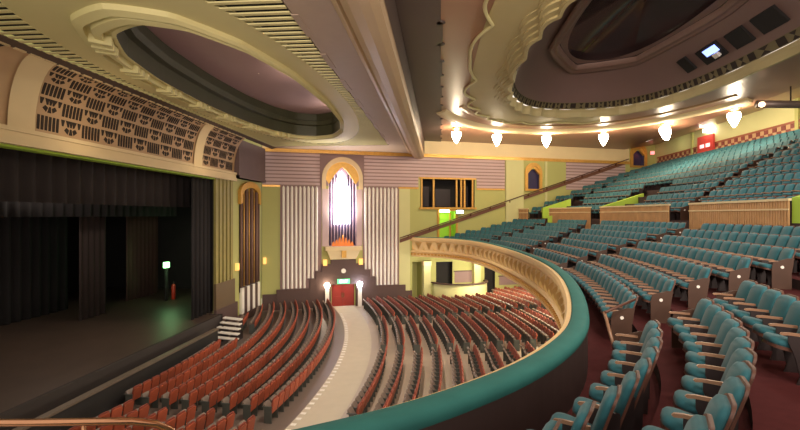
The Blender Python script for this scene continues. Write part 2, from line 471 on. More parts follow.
# slatted timber guards along the cross aisle, between the vomitories
ends = sorted([v[0] for v in VOMS])
spans = [(18.75, 26.0), (27.75, 36.2), (37.4, 43.0), (45.2, 48.2)]
GL = ['long slatted timber guard nearest the camera, before the upper seats', 'slatted timber guard beside the first green stair wall', 'slatted timber guard between the two green stair walls', 'slatted timber guard ending at the far side wall']
for (a, b), lab in zip(spans, GL):
    seg = [p for p in resample(fence, .1) if a <= p.y <= b and wall_clear(p.x, p.y) > .3]
    if len(seg) < 4: continue
    zf = ROWTOP[6]-SEAT_H
    r = tag(empty('slatted_guard', (seg[0].x, seg[0].y, zf)), lab, 'guard panel', 'slatted guards along the cross aisle')
    T0, T1 = zf, 7.72
    mb = MB()
    st = resample(seg, .16)
    for i in range(len(st)-1):
        p, q = st[i], st[i+1]; d = (q-p); n = Vector((d.y, -d.x)).normalized()
        u = d.normalized(); w = d.length
        fr = lambda X, Y, Z: (p.x+u.x*X+n.x*Y, p.y+u.y*X+n.y*Y, Z)
        mb.box(.03, w-.05, -.10, -.05, T0+.1, T1-.08, fr)
    gpart(mb, 'slat_panel', SLATW, root=r)
    for nm_, z0, z1, o0, o1 in (('top_rail', T1-.09, T1, -.13, .0), ('mid_rail', 7.28, 7.34, -.12, -.09), ('bottom_rail', T0+.05, T0+.15, -.12, -.04)):
        mb = MB()
        L0 = [(p, Vector((-1,0))) for p in st]
        for i in range(len(st)-1):
            p, q = st[i], st[i+1]; d = (q-p); n = Vector((d.y, -d.x)).normalized(); u = d.normalized()
            fr = lambda X, Y, Z: (p.x+u.x*X+n.x*Y, p.y+u.y*X+n.y*Y, Z)
            mb.box(0, d.length, o0, o1, z0, z1, fr)
        gpart(mb, nm_, CREAM, root=r)
    mb = MB()
    mb.loft([[(p.x,p.y,z) for p in st] for z in (T0, T1-.1)], False)
    gpart(mb, 'backing', RISER, root=r)
# vomitory stair wells with green walls
VL = 0
for y, hw, ln in VOMS:
    f = fence_at(y); zf = ROWTOP[6]-SEAT_H
    w = struct(empty('wall_vomitory', (f.x, y, zf)))
    for sgn in (-1, 1):
        th = .14 if sgn < 0 else .45; x0 = .12
        mb = MB(); o_ = [(x0, zf), (ln, zf), (ln, 7.75+.31*ln), (x0, 7.75)] if sgn > 0 else [(x0, zf), (ln, zf), (ln, 6.95+.3*ln), (x0, 6.95)]
        mb.prism(o_, lambda a, b: (f.x+a, y+sgn*hw, b), lambda a, b: (f.x+a, y+sgn*(hw+th), b))
        gpart(mb, 'green_side_wall', LIME, root=w)
    mb = MB(); mb.box(f.x+ln-.05, f.x+ln+.1, y-hw-.14, y+hw+.14, zf, 7.1+.3*ln); gpart(mb, 'end_wall', BLACK, root=w)
    mb = MB(); mb.box(f.x+.12, f.x+ln, y-hw, y+hw, zf-.02, zf+.02); gpart(mb, 'well_floor', CARPET, root=w)

# ------------------------------------------------------------------ stalls
FZ = -.7
SCX, SCY = -51.7, 22.0
def sfloor(x): return FZ+max(0, x+1.0)*.05
mb = MB()
xs = [-14.5,-12,-9,-6,-3,-1,2,5,8,12,18,26]
mb.loft([[(x, 2, sfloor(x)), (x, 56, sfloor(x))] for x in xs], False)
struct(mb.build('floor_stalls', STFLOOR))
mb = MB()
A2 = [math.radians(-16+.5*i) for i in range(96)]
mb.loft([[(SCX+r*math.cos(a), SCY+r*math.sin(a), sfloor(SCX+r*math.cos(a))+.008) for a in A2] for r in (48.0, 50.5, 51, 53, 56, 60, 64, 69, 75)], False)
rearf = struct(mb.build('floor_rear_stalls', mat('rear_floor_painted_bright', S(176,158,142), .45, noise=.1, scale=.8)))  # paler slab: the bright light under the circle is put into the floor colour
mb = MB()
A = [math.radians(a) for a in [-13+.5*i for i in range(74)]]
pl = [[(SCX+R*math.cos(a), SCY+R*math.sin(a), FZ+.012) for a in A if wall_clear(SCX+R*math.cos(a), SCY+R*math.sin(a)) > -.4] for R in (46.35, 48.05)]
n = min(len(pl[0]), len(pl[1])); mb.loft([pl[0][:n], pl[1][:n]], False)
lane = struct(mb.build('floor_cross_aisle', LANE))
mb = MB()
for i in range(44):
    a = math.radians(-7.5+.62*i); R = 46.5
    if i % 1 == 0:
        fr = lambda x, y, z: (SCX+(R+x)*math.cos(a)-y*math.sin(a), SCY+(R+x)*math.sin(a)+y*math.cos(a), FZ+z)
        mb.box(-.10, .10, -.09, .09, .012, .03, fr)
mk = mb.build('step_marking', WHITE, lane)

# red seat with grey-teal front
mb = MB(); mb.prism(tomb(.235,.36,.87,.10,3), lambda x, z: (x, -.02-(z-.4)*.2, z), lambda x, z: (x, -.06-(z-.4)*.2, z)); R_BACK = mb.build('back_shell', RED)
mb = MB(); mb.prism(tomb(.225,.44,.93,.09,3), lambda x, z: (x, .03-(z-.4)*.2, z), lambda x, z: (x, -.019-(z-.4)*.2, z)); R_PAD = mb.build('backrest', REDPAD)
mb = MB()
q = math.radians(58)
mb.prism(rr(.215, 0, .40, .1, 3), lambda x, y: (x, .06+y*math.cos(q), .40+y*math.sin(q)), lambda x, y: (x, .06+y*math.cos(q)+.08*math.sin(q), .40+y*math.sin(q)-.08*math.cos(q))); R_SEAT = mb.build('seat', UNDER)
mb = MB(); mb.box(-.262,-.236,-.06,.24,0,.6); mb.box(-.27,-.228,-.08,.32,.6,.635); R_ARM = mb.build('standard', STEELD)
stalls = []
def sok(p, front):
    if wall_clear(p.x, p.y) < 1.1 or p.y < 9: return False
    ang = math.degrees(math.atan2(p.y-SCY, p.x-SCX))
    if front and (abs(ang+6.4) < .75 or p.x < (-12.3 if p.y < 30 else -13.8)): return False
    if not front and (abs(ang+6.4) < .7 or abs(ang-4.5) < .65 or abs(ang-13.2) < .65): return False
    if p.x > 17: return False
    if ((p.x-W0.x)*WT.x+(p.y-W0.y)*WT.y-4.87)**2/3.3**2+wall_clear(p.x, p.y)**2/3.1**2 < 1: return False
    if p.x < -11.3 and 26.4 < p.y < 30.6: return False
    return True
def arc(R): return [Vector((SCX+R*math.cos(math.radians(a)), SCY+R*math.sin(math.radians(a)))) for a in [-16+.25*i for i in range(190)]]
for front in (True, False):
    for j in range(12 if front else 21):
        R = 45.6-.86*j if front else 48.9+.92*j
        runs = place_row(arc(R), .535, lambda p: sok(p, front))
        for bi, r in enumerate(runs):
            for i, (p, n) in enumerate(r):
                stalls.append((p.x, p.y, sfloor(p.x), math.atan2(-n.y, -n.x)-PI/2, front, j, bi, i, len(r)))
def ray_clear(x, y, z):
    """line from the eye to a stalls seat: over the near ledge and under the far circle front"""
    for i in range(len(RAIL)-1):
        a, b = RAIL[i], RAIL[i+1]
        # solve t*(x,y) = a+u*(b-a)
        ex, ey = b.x-a.x, b.y-a.y
        det = x*(-ey)+y*ex
        if abs(det) < 1e-9: continue
        t = (a.x*(-ey)+a.y*ex)/det; u = (x*a.y-y*a.x)/det
        if 0 < t < 1 and 0 <= u <= 1:
            h = EYE+(z-EYE)*t
            nx, ny = NORM[i]; going_out = (x*nx+y*ny) > 0
            if not going_out and h < LEDGE_Z+.02: return False
            if going_out and h > 3.42: return False
    return True
vs = [s for s in stalls if inframe(s[0], s[1], s[2]+.7, 8) and ray_clear(s[0], s[1], s[2]+.85)]
vs.sort(key=lambda s: s[0]**2+s[1]**2)
near_s = vs[:300]; near_sset = set(near_s)
far_s = [q for q in stalls if q not in near_sset and inframe(q[0], q[1], q[2]+.7, 200)]
for (x, y, z, rz, front, j, bi, i, n) in near_s:
    t = empty('stalls_seat', (x, y, z), rz)
    side = f'{ordw(j+1)} row before the pale cross aisle' if front else f'{ordw(j+1)} row behind the pale cross aisle'
    blk = ['first', 'second', 'third', 'fourth'][bi]
    tag(t, f'red stalls seat, {ordw(i+1)} along {blk} block, {side}', 'seat', 'red seats of the stalls')
    use(R_BACK, t); use(R_PAD, t); use(R_SEAT, t); use(R_ARM, t)
def low_red(mb, x, y, z, rz):
    c, s = math.cos(rz), math.sin(rz)
    f = lambda a, b, d: (x+a*c-b*s, y+a*s+b*c, z+d)
    mb.cur = 0; o_ = tomb(.235,.38,.87,.10,1)
    mb.prism(o_, lambda u, w: f(u, -.02-(w-.4)*.2, w), lambda u, w: f(u, -.06-(w-.4)*.2, w))
    mb.cur = 1
    mb.prism([(a*.95, b+.06) for a, b in o_], lambda u, w: f(u, .03-(w-.4)*.2, w), lambda u, w: f(u, -.019-(w-.4)*.2, w))
    mb.cur = 3
    mb.hexa([f(*p) for p in [(-.21,.08,.36),(.21,.08,.36),(.21,.30,.74),(-.21,.30,.74),(-.21,.0,.42),(.21,.0,.42),(.21,.22,.78),(-.21,.22,.78)]])
    mb.cur = 2; mb.box(-.262,-.236,-.06,.28,0,.63,f)
mb = MB()
for s in far_s: low_red(mb, *s[:4])
tag(mb.build('stalls_seating', [RED, REDPAD, STEELD, UNDER]), 'farther rows of red-backed stalls seats running under the circle', 'seating', kind='stuff')
for o in (R_BACK, R_PAD, R_SEAT, R_ARM): D.objects.remove(o)

# ------------------------------------------------------------------ far side wall
HOLES = [(-7.0,-4.6,4.34,11.3), (1.2,6.5,7.8,10.35), (3.0,4.6,5.0,7.45), (2.7,4.3,FZ,2.85), (7.5,8.6,FZ+.1,2.75), (.45,1.35,FZ,2.9), (12.0,13.3,9.6,11.5), (24.2,25.7,12.2,13.75), (-6.75,-4.8,FZ-.2,1.15)]
ss = sorted(set([-12.45, 27.2]+[h[0] for h in HOLES]+[h[1] for h in HOLES]))
zs = sorted(set([-1.0, 14.6]+[h[2] for h in HOLES]+[h[3] for h in HOLES]))
mb = MB()
for a, b in zip(ss, ss[1:]):
    for c, d in zip(zs, zs[1:]):
        m = ((a+b)/2, (c+d)/2)
        if any(h[0] < m[0] < h[1] and h[2] < m[1] < h[3] for h in HOLES): continue
        mb.quad(wp(a,c), wp(b,c), wp(b,d), wp(a,d))
WALL = struct(mb.build('wall_right', GREEN))
def wpart(mbx, name, m, smooth=False, parent=None): return mbx.build(name, m, parent or WALL, smooth)
def recess(h, depth, m, name='recess'):
    a, b, c, d = h; mb = MB()
    mb.quad(wp(a,c,-depth), wp(b,c,-depth), wp(b,d,-depth), wp(a,d,-depth))
    mb.quad(wp(a,c,0), wp(a,c,-depth), wp(a,d,-depth), wp(a,d,0)); mb.quad(wp(b,c,0), wp(b,c,-depth), wp(b,d,-depth), wp(b,d,0))
    mb.quad(wp(a,d,0), wp(a,d,-depth), wp(b,d,-depth), wp(b,d,0)); mb.quad(wp(a,c,0), wp(a,c,-depth), wp(b,c,-depth), wp(b,c,0))
    return wpart(mb, name, m)
# upper bands
mb = MB(); wbox(mb, -12.42, 23.8, 12.55, 14.5, 0, .04); wpart(mb, 'cream_frieze', CREAM)
mb = MB(); wbox(mb, -12.42, 23.8, 12.30, 12.52, 0, .14); wbox(mb, -12.42, 23.8, 12.52, 12.58, 0, .2); wbox(mb, -12.42, -11.0, 9.42, 9.58, 0, .1); wbox(mb, -.85, 1.0, 9.42, 9.58, 0, .1); wbox(mb, 6.7, 9.6, 9.42, 9.58, 0, .1); wpart(mb, 'gold_moulding', GOLD)
mb = MB()
for (a, b) in ((-12.42,-7.75),(-3.95,9.6),(16.3,23.3)):
    z = 9.6
    while z < 12.25:
        for a2, b2 in (((a, 1.0), (6.7, b)) if (a < 1 < b and z < 10.45) else ((a, b),)): wbox(mb, a2, b2, z+.02, min(z+.22, 12.28), .0, .06)
        z += .3
wpart(mb, 'mauve_banding', MAUVE)
mb = MB()
for (a, b) in ((-12.42,-7.75),(-3.95,1.0),(1.0,6.7),(6.7,9.6),(16.3,23.3)): wbox(mb, a, b, 10.5 if a == 1.0 else 9.58, 12.3, 0, .025)
wbox(mb, -7.75, -7.0, 9.58, 12.3, 0, .02); wbox(mb, -4.6, -3.95, 9.58, 12.3, 0, .02); wbox(mb, -7.0, -4.6, 11.32, 12.3, 0, .02); wpart(mb, 'band_ground', MAUVED)
mb = MB(); wbox(mb, 9.64, 11.5, 4, 12.3, 0, .22); wbox(mb, -.8, .2, -.7, 9.42, 0, .10); wbox(mb, 13.9, 14.15, 6, 12.3, 0, .1); wpart(mb, 'green_pilaster', GREEN2)
# centre panel: mauve ground, stepped plinth, white reeds
mb = MB(); wbox(mb, -11.0, -7.6, .2, 9.57, 0, .05); wbox(mb, -4.05, -.8, .2, 9.57, 0, .05); wpart(mb, 'mauve_panel', MAUVED)
for (s0, s1, side) in ((-10.9,-7.85,-1),(-4.0,-.9,1)):
    r = tag(empty('fluted_panel', wp((s0+s1)/2, .5, .1)), 'white reeded panel beside the lit niche, '+('on its stage side' if side < 0 else 'on its circle side'), 'wall panel', 'white reeded panels by the niche')
    n = 9
    for i in range(n):
        s = s0+(s1-s0)*(i+.5)/n
        mb = MB(); loops = []
        w = .105
        prof = [(s+w*math.cos(PI-PI*k/6), .062+.13*math.sin(PI*k/6)) for k in range(7)]
        top = 9.36; e = min(s+w, -11.55-s+w) if s < -5.8 else max(s-w, -11.55-s-w); e = s+w if s < -5.8 else -11.55-(s-w)
        zb = 2.42 if e > -8.1 else 1.8 if e > -8.62 else 1.0
        mb.loft([[wp(a, zb, o) for a, o in prof], [wp(a, top, o) for a, o in prof], [wp(s+(a-s)*.3, top+.15, .05+(o-.05)*.3) for a, o in prof]], False)
        keep(mb.build('reed', WHITE, None, True), r)
mb = MB()
for a0, z0 in ((-11.4,.95),(-8.6,1.75),(-8.1,2.35),(-7.6,2.95),(-7.15,3.5)):
    b0 = -11.55-a0
    wbox(mb, a0, min(b0, -.75), z0-.9 if z0 > 1 else -.85, z0, .02, .24)
# leave the doorway open by building the plinth in two halves
mb = MB()
DS0, DS1 = -6.75, -4.8
for a0, z0 in ((-11.3,.95),(-8.6,1.75),(-8.1,2.35),(-7.6,2.95)):
    b0 = -11.55-a0
    wbox(mb, a0, DS0-.1, -.85, z0, .02, .24+.02*z0); wbox(mb, DS1+.1, b0, -.85, z0, .02, .24+.02*z0)
wbox(mb, DS0-.1, DS1+.1, 1.2, 3.3, .02, .30)
wbox(mb, -12.4, -11.3, -.85, .6, .02, .18); wbox(mb, -.25, .4, -.85, .4, .02, .12)
wpart(mb, 'stepped_plinth', PLINTH)
# niche: pointed purple glass, lamps behind it
recess(HOLES[0], .75, MAUVE, 'niche_recess')
N = tag(empty('niche_window', wp(-5.8, 4.4, 0)), 'tall glowing pointed niche with purple flutes and gold arch between white reeded panels', 'niche')
def pointed(s0, s1, z0, zs_, z1):
    c = (s0+s1)/2; w = (s1-s0)/2; o = [(s0, z0), (s1, z0), (s1, zs_)]
    for k in range(1, 6): t = k/6; o.append((s1-w*t**1.35, zs_+(z1-zs_)*t))
    o.append((c, z1))
    for k in range(5, 0, -1): t = k/6; o.append((s0+w*t**1.35, zs_+(z1-zs_)*t))
    o.append((s0, zs_)); return o
GLOW = mat('lit_niche_glass', (.9,.9,1), .4, noise=.02, emit=(.86,.84,1.0), estr=9.0)
mb = MB(); mb.prism(pointed(-6.55,-5.1,6.3,9.4,10.9), lambda a, b: wp(a,b,-.5), lambda a, b: wp(a,b,-.46)); keep(mb.build('glowing_glass', GLOW), N)
mb = MB()
for i in range(9):
    s = -6.85+2.1*i/8
    h = 10.1+.95*(1-abs(s+5.8)/1.05)
    prof = [(s+.07*math.cos(2*PI*k/8), -.28+.07*math.sin(2*PI*k/8)) for k in range(8)]
    z0_ = 4.5
    if 2 < i < 6: h = 6.9
    mb.loft([[wp(a, 4.5, o) for a, o in prof], [wp(a, h, o) for a, o in prof]], True, 'both')
keep(mb.build('purple_flutes', PURPLE, None, True), N)
def arch_ring(s0, s1, zb, zc, th, o0, o1, peaks=True):
    c = (s0+s1)/2; r1 = (s1-s0)/2; r0 = r1-th; mbx = MB(); n = 20
    outer = [(s1, zb)]+[(c+r1*math.cos(PI*k/n), zc+r1*1.05*math.sin(PI*k/n)) for k in range(n+1)]+[(s0, zb)]
    inner = [(c+r0, zb)]+[(c+r0*math.cos(PI*k/n)*(1), zc+r0*(1.0 if not peaks else 1.0)*math.sin(PI*k/n)) for k in range(n+1)]+[(c-r0, zb)]
    m = len(outer)
    mbx.loft([[wp(a,b,o0) for a,b in outer], [wp(a,b,o1) for a,b in outer], [wp(a,b,o1) for a,b in inner], [wp(a,b,o0) for a,b in inner]], False)
    return mbx
keep(arch_ring(-7.58,-4.07,9.3,10.2,.34,.0,.16).build('gold_arch', mat('pale_gold', S(216,190,150), .45, .15, noise=.1)), N)
# spandrel: gold field with the pointed opening
mb = MB()
n = 14; c = -5.825
outer = [(c+1.5*math.cos(PI*k/(2*n)*2), 10.2+1.55*math.sin(PI*k/(2*n)*2)) for k in range(n+1)]
ptd = pointed(-6.95,-4.65,9.3,9.6,11.2)[2:-1+len(pointed(-6.95,-4.65,9.3,9.6,11.2))]
inn = []
for k in range(n+1):
    t = k/n; t2 = abs(1-2*t); inn.append((c+(1.15*t2**.75)*(1 if t < .5 else -1), 9.75+1.45*(1-t2)))
mb.loft([[wp(a,b,.02) for a,b in outer], [wp(a,b,.07) for a,b in outer], [wp(a,b,.07) for a,b in inn], [wp(a,b,-.2) for a,b in inn]], False)
keep(mb.build('gold_spandrel', GOLD), N)
mb = MB()
for s0, s1 in ((-7.55,-7.02),(-4.6,-4.1)): wbox(mb, s0, s1, 4.45, 9.3, .0, .05)
keep(mb.build('cream_jambs', MAUVE), N)
mb = MB()
for k in range(7):
    s = -6.6+1.6*k/6; h = .95-.55*abs(k-3)/3
    mb.prism([(s-.15, 4.45), (s+.15, 4.45), (s+.1, 4.45+h*.7), (s, 4.45+h), (s-.1, 4.45+h*.7)], lambda a, b: wp(a,b,.01), lambda a, b: wp(a,b,.08))
keep(mb.build('flame_crest', mat('orange_gold_crest', S(226,128,50), .45, .1, noise=.15)), N)
bal = tag(empty('niche_ledge', wp(-5.8, 3.3, .1)), 'pale plaster balcony ledge beneath the glowing niche', 'ledge')
mb = MB(); wbox(mb, -7.35, -4.25, 4.1, 4.42, .0, .75); keep(mb.build('shelf', CREAM), bal)
mb = MB(); mb.hexa([wp(-6.9,3.35,.3), wp(-4.7,3.35,.3), wp(-4.7,3.35,.35), wp(-6.9,3.35,.35), wp(-7.2,4.1,.3), wp(-4.4,4.1,.3), wp(-4.4,4.1,.65), wp(-7.2,4.1,.65)]); keep(mb.build('bowl', CREAM), bal)
mb = MB(); wbox(mb, -6.0, -5.6, 3.5, 4.3, .6, .72); keep(mb.build('boss', GOLD), bal)
lp = [wp(-5.8, 6.6, .35), wp(-5.8, 8.6, .35)]
# emblem, exit sign, lamps and the red doors below
mb = MB(); mb.prism([(-5.78+.2*math.cos(2*PI*k/16), 2.35+.2*math.sin(2*PI*k/16)) for k in range(16)], lambda a, b: wp(a,b,.30), lambda a, b: wp(a,b,.36))
tag(mb.build('wall_roundel', WHITE), 'small round white roundel above the exit sign', 'roundel')
E_ = tag(empty('exit_sign', wp(-5.78, 1.3, .3)), 'green lit exit sign over the red double doors', 'sign')
mb = MB(); wbox(mb, -6.3, -5.26, 1.28, 1.66, .30, .42); keep(mb.build('sign_box', mat('sign_green', S(40,150,70), .4, emit=(.15,.8,.3), estr=2.2)), E_)
def text(body, size, m, pos, u, nrm, name, parent, ext=.005):
    cu = D.curves.new(name, 'FONT'); cu.body = body; cu.size = size; cu.align_x = 'CENTER'; cu.align_y = 'CENTER'; cu.extrude = ext; cu.materials.append(m)
    tmp = D.objects.new('tmp', cu); COL.objects.link(tmp); bpy.context.view_layer.update()
    me = D.meshes.new_from_object(tmp.evaluated_get(bpy.context.evaluated_depsgraph_get())); D.objects.remove(tmp)
    o = D.objects.new(name, me); COL.objects.link(o)
    u = Vector(u).normalized(); nrm = Vector(nrm).normalized(); w = nrm.cross(u)
    M = Matrix((u, w, nrm)).transposed().to_4x4(); M.translation = Vector(pos); o.matrix_world = M
    if parent:
        o.parent = parent; o.matrix_parent_inverse = (Matrix.Translation(parent.location) @ parent.rotation_euler.to_matrix().to_4x4()).inverted()
    return o
LITW = mat('sign_white', (1,1,1), .4, emit=(1,1,.85), estr=4)
text('EXIT', .34, LITW, wp(-5.78, 1.47, .425), (WT.x, WT.y, 0), (WN.x, WN.y, 0), 'lettering', E_)
dr = struct(empty('door_1', wp(-5.78, FZ, 0)))
for k, (a, b) in enumerate(((-6.73,-5.79),(-5.77,-4.83))):
    mb = MB(); wbox(mb, a, b, FZ, 1.15, -.12, -.05); wbox(mb, a+.14, b-.14, -.35, .15, -.05, -.03); wbox(mb, a+.14, b-.14, .3, .98, -.05, -.03); lf = keep(mb.build('door_leaf', DOORR), dr)
    mb = MB(); h = (b-.1 if k == 0 else a+.04); wbox(mb, h, h+.06, .05, .45, -.05, .02); keep(mb.build('door_handle', BRASS, lf), lf).matrix_parent_inverse = Matrix.Identity(4)
recess(HOLES[8], .12, BLACK, 'door_reveal')
LAMPW = mat('lamp_globe', (1,1,1), .3, emit=(1,.85,.6), estr=26)
LAMPB = mat('cool_lamp_globe', (1,1,1), .3, emit=(.75,.85,1), estr=26)
for s, mm, lab in ((-7.2, LAMPW, 'warm globe lamp on a white post on the stage side of the red doors'), (-4.42, LAMPB, 'bluish globe lamp on a white post on the circle side of the red doors')):
    r = tag(empty('post_lamp', wp(s, FZ, .55)), lab, 'lamp', 'globe lamps by the red doors')
    mb = MB(); wbox(mb, s-.16, s+.16, FZ-.0, .95, .45, .62); keep(mb.build('post', WHITE), r)
    p = wp(s, 1.2, .54); mb = MB(); mb.lathe([(.03,-.24),(.17,-.18),(.24,0),(.17,.18),(.03,.24)], p, 14); keep(mb.build('globe', mm, None, True), r)
    q = wp(s, 1.25, .95); point(q, 30, (1,.8,.55) if mm is LAMPW else (.8,.88,1), .12)
for s, lab in ((-7.35,'small amber bracket lamp on the stage side of the niche'),(-4.3,'small amber bracket lamp on the circle side of the niche')):
    mb = MB(); wbox(mb, s-.16, s+.16, 2.85, 3.35, .3, .48)
    tag(mb.build('bracket_lamp', mat('amber_glass', S(220,150,60), .4, emit=(1,.55,.15), estr=1.2)), lab, 'lamp', 'amber bracket lamps')

# box window with gold columns, lit doorway, arched windows
recess(HOLES[1], 1.6, BLACK, 'box_recess')
B = tag(empty('viewing_box', wp(3.9, 7.7, 0)), 'dark opening with gold columns high on the green wall above the circle end', 'viewing box')
mb = MB(); wbox(mb, 1.1, 6.6, 10.35, 10.5, 0, .12); wbox(mb, 1.1, 6.6, 7.62, 7.8, 0, .25); keep(mb.build('gold_frame', GOLD), B)
for s in (1.35, 2.5, 4.75, 5.2, 5.55, 6.35):
    mb = MB(); prof = [(s+.11*math.cos(2*PI*k/8), -.12+.11*math.sin(2*PI*k/8)) for k in range(8)]
    mb.loft([[wp(a, 7.8, o) for a, o in prof], [wp(a, 10.35, o) for a, o in prof]], True); keep(mb.build('gold_column', GOLD, None, True), B)
for s0, s1, z0, z1 in ((1.7,2.3,7.9,9.7),(2.9,4.4,7.9,9.5),(5.7,6.2,7.9,9.8)):
    mb = MB(); wbox(mb, s0, s1, z0, z1, -.9, -.8); keep(mb.build('dark_panel', mat('dark_pane', S(60,54,58), .3)), B)
recess(HOLES[2], 1.2, LIME, 'green_doorway')
mb = MB(); wbox(mb, 2.8, 3.0, 5, 7.5, 0, .1); wbox(mb, 4.6, 4.8, 5, 7.5, 0, .1); wbox(mb, 2.8, 4.8, 7.45, 7.65, 0, .14); wbox(mb, 4.2,4.35,5,7.3,-.6,-.45); wpart(mb, 'gold_door_frame', GOLD)
F = tag(empty('flood_lamp', wp(4.9, 7.55, .2)), 'small bluish floodlight glowing below the dark viewing box', 'lamp')
mb = MB(); wbox(mb, 4.5, 5.2, 7.22, 7.55, .2, .42); keep(mb.build('housing', mat('grey_metal', S(120,124,130), .4, .4)), F)
mb = MB(); wbox(mb, 4.55, 5.15, 7.25, 7.52, .42, .45); keep(mb.build('lens', mat('cool_lens', (1,1,1), .3, emit=(.7,.95,1), estr=10)), F)
F2 = tag(empty('exit_light', wp(3.4, 7.7, .2)), 'green glowing exit light over the lime doorway on the circle', 'sign')
mb = MB(); wbox(mb, 3.0, 3.9, 7.34, 7.56, .16, .28); keep(mb.build('lens', mat('green_white_lens', (1,1,1), .3, emit=(.75,1,.75), estr=6)), F2)
point(wp(3.8, 7.1, -.4), 25, (.75,1,.45), .1)
for h, nm in ((HOLES[6], 'window_1'), (HOLES[7], 'window_2')):
    a, b, c, d = h
    o = recess(h, .3, PURPLE, 'window_pane')
    w = struct(empty(nm, wp((a+b)/2, c, 0)))
    mb = arch_ring(a-.28, b+.28, c-.1, d-.35, .3, 0, .14); keep(mb.build('gold_arch', GOLD), w)
    mb = MB()
    n = 10; cc = (a+b)/2; hw = (b-a)/2
    outer = [(cc+(hw+.1)*math.cos(PI*k/n), d-.35+(hw+.2)*math.sin(PI*k/n)) for k in range(n+1)]
    inn = [(cc+hw*abs(1-2*k/n)**.8*(1 if k < n/2 else -1), d-.5+.62*(1-abs(1-2*k/n))) for k in range(n+1)]
    mb.loft([[wp(x,z,.03) for x,z in outer], [wp(x,z,.06) for x,z in outer], [wp(x,z,.06) for x,z in inn], [wp(x,z,-.2) for x,z in inn]], False); keep(mb.build('gold_spandrel', GOLD), w)
    mb = MB(); wbox(mb, a-.3, b+.3, c-.2, c, 0, .18); keep(mb.build('window_sill', GOLD), w)
# sloped stair string and handrail band up the wall
mb = MB()
sl = (13.0-5.2)/(25.2-.7)
for (z0, z1, o) in ((-.1, .22, .12),):
    a = [wp(s, 5.2+sl*(s-.7)+z, oo) for s in (-.75, 23.4) for z in (z0, z1) for oo in (0, o)]
    mb.hexa([a[0], a[4], a[5], a[1], a[2], a[6], a[7], a[3]])
WR = wpart(mb, 'stair_dado', mat('brown_dado', S(112,72,54), .5))
hr = tag(empty('stair_handrail', wp(.7, 5.6, .3)), 'dark sloping handrail climbing the green side wall of the circle', 'handrail')
mb = MB(); mb.tube([wp(s, 5.55+sl*(s-.7), .3) for s in (-.8, 8, 17, 23.5)], .05, 8); keep(mb.build('rail_bar', mat('rail_wood', S(92,60,48), .4)), hr)
mb = MB()
for s in range(0, 24, 2): wbox(mb, s-.02, s+.02, 5.3+sl*(s-.7), 5.55+sl*(s-.7), .1, .32)
keep(mb.build('rail_bracket', BRASS), hr)
# under the circle: doorways, curved booth, columns
recess(HOLES[8-3] if False else (.45,1.35,FZ,2.9), 1.4, GREEN, 'side_passage'); recess(HOLES[3], .5, BLACK, 'dark_doorway'); recess(HOLES[4], .5, BLACK, 'dark_doorway')
bo = tag(empty('curved_booth', wp(4, FZ, 0)), 'curved pale green counter booth under the far end of the circle', 'booth')
def boothloop(gr, z):
    return [wp(4.87+(2.62+gr)*math.cos(PI-PI*k/20), z, .15+(2.2+gr)*math.sin(PI*k/20)) for k in range(21)]
mb = MB(); mb.loft([boothloop(0, FZ), boothloop(0, 1.0), boothloop(-.12,1.0), boothloop(-.12, FZ)], False); keep(mb.build('counter_wall', GREEN2, None, True), bo)
mb = MB(); mb.loft([boothloop(-.2,1.0), boothloop(.1,1.0), boothloop(.1,1.1), boothloop(-.2,1.1), boothloop(-.2,1.0)], False); keep(mb.build('counter_top', PLINTH), bo)
mb = MB(); mb.loft([boothloop(.03,FZ), boothloop(.03,FZ+.2), boothloop(0,FZ+.2)], False); keep(mb.build('kick_band', PLINTH), bo)
for s, lab in ((1.68,'pale green square column at the stage end of the booth'),(6.55,'pale green square column at the audience end of the booth')):
    r = struct(empty('trim_column', wp(s, FZ, .3)))
    mb = MB(); wbox(mb, s-.32, s+.32, FZ, 3.0, .0, .55); keep(mb.build('shaft', GREEN2), r)
    mb = MB(); wbox(mb, s-.36, s+.36, 2.6, 3.0, .0, .62); keep(mb.build('capital', CREAM), r)
    point(wp(s, 2.6, 1.25), 36, (1,.86,.6), .1)
mb = MB(); wbox(mb, 4.5, 6.3, .9, 1.9, .0, .03); wbox(mb, 9, 14, .5, 1.3, 0, .04); wpart(mb, 'mauve_dado', MAUVED)
mb = MB(); wbox(mb, 4.4, 6.4, 1.9, 2.0, .0, .06); wbox(mb, 8.9, 14, 1.3, 1.4, 0, .06); wpart(mb, 'dado_rail', PLINTH)

# ------------------------------------------------------------------ proscenium wall and organ grille
PX = -14.7
mb = MB()
mb.quad((PX,30.07,-1),(PX,38.6,-1),(PX,38.6,14.6),(PX,30.07,14.6))
mb.quad((PX,12.6,9.5),(PX,30.07,9.5),(PX,30.07,14.6),(PX,12.6,14.6)); mb.quad((PX,4,-1),(PX,12.6,-1),(PX,12.6,14.6),(PX,4,14.6))
PW = struct(mb.build('wall_stage', GREEN))
mb = MB()
for k in range(5): mb.box(PX, PX+.16, 30.15+.56*k, 30.15+.56*k+.36, 2.6, 9.5)
mb.build('striped_pilaster', mat('olive_gold_pilaster', S(150,138,76), .6, noise=.1), PW)
mb = MB(); mb.box(PX, PX+.03, 30.07, 32.95, .9, 9.5); mb.build('pilaster_ground', mat('dark_olive_ground', S(84,80,44), .7), PW)
mb = MB()
mb.box(PX, PX+.2, 30.1, 33.0, .9, 2.6); mb.build('pilaster_base', mat('brown_base', S(104,84,58), .6), PW)
mb = MB(); mb.box(PX, PX+.22, 30.1, 33.4, -.9, .9); mb.build('pilaster_plinth', PLINTH, PW)
mb = MB(); mb.box(PX, PX+.24, 30.1, 38.0, -.9, -.25); mb.build('dark_plinth', PLINTH, PW)
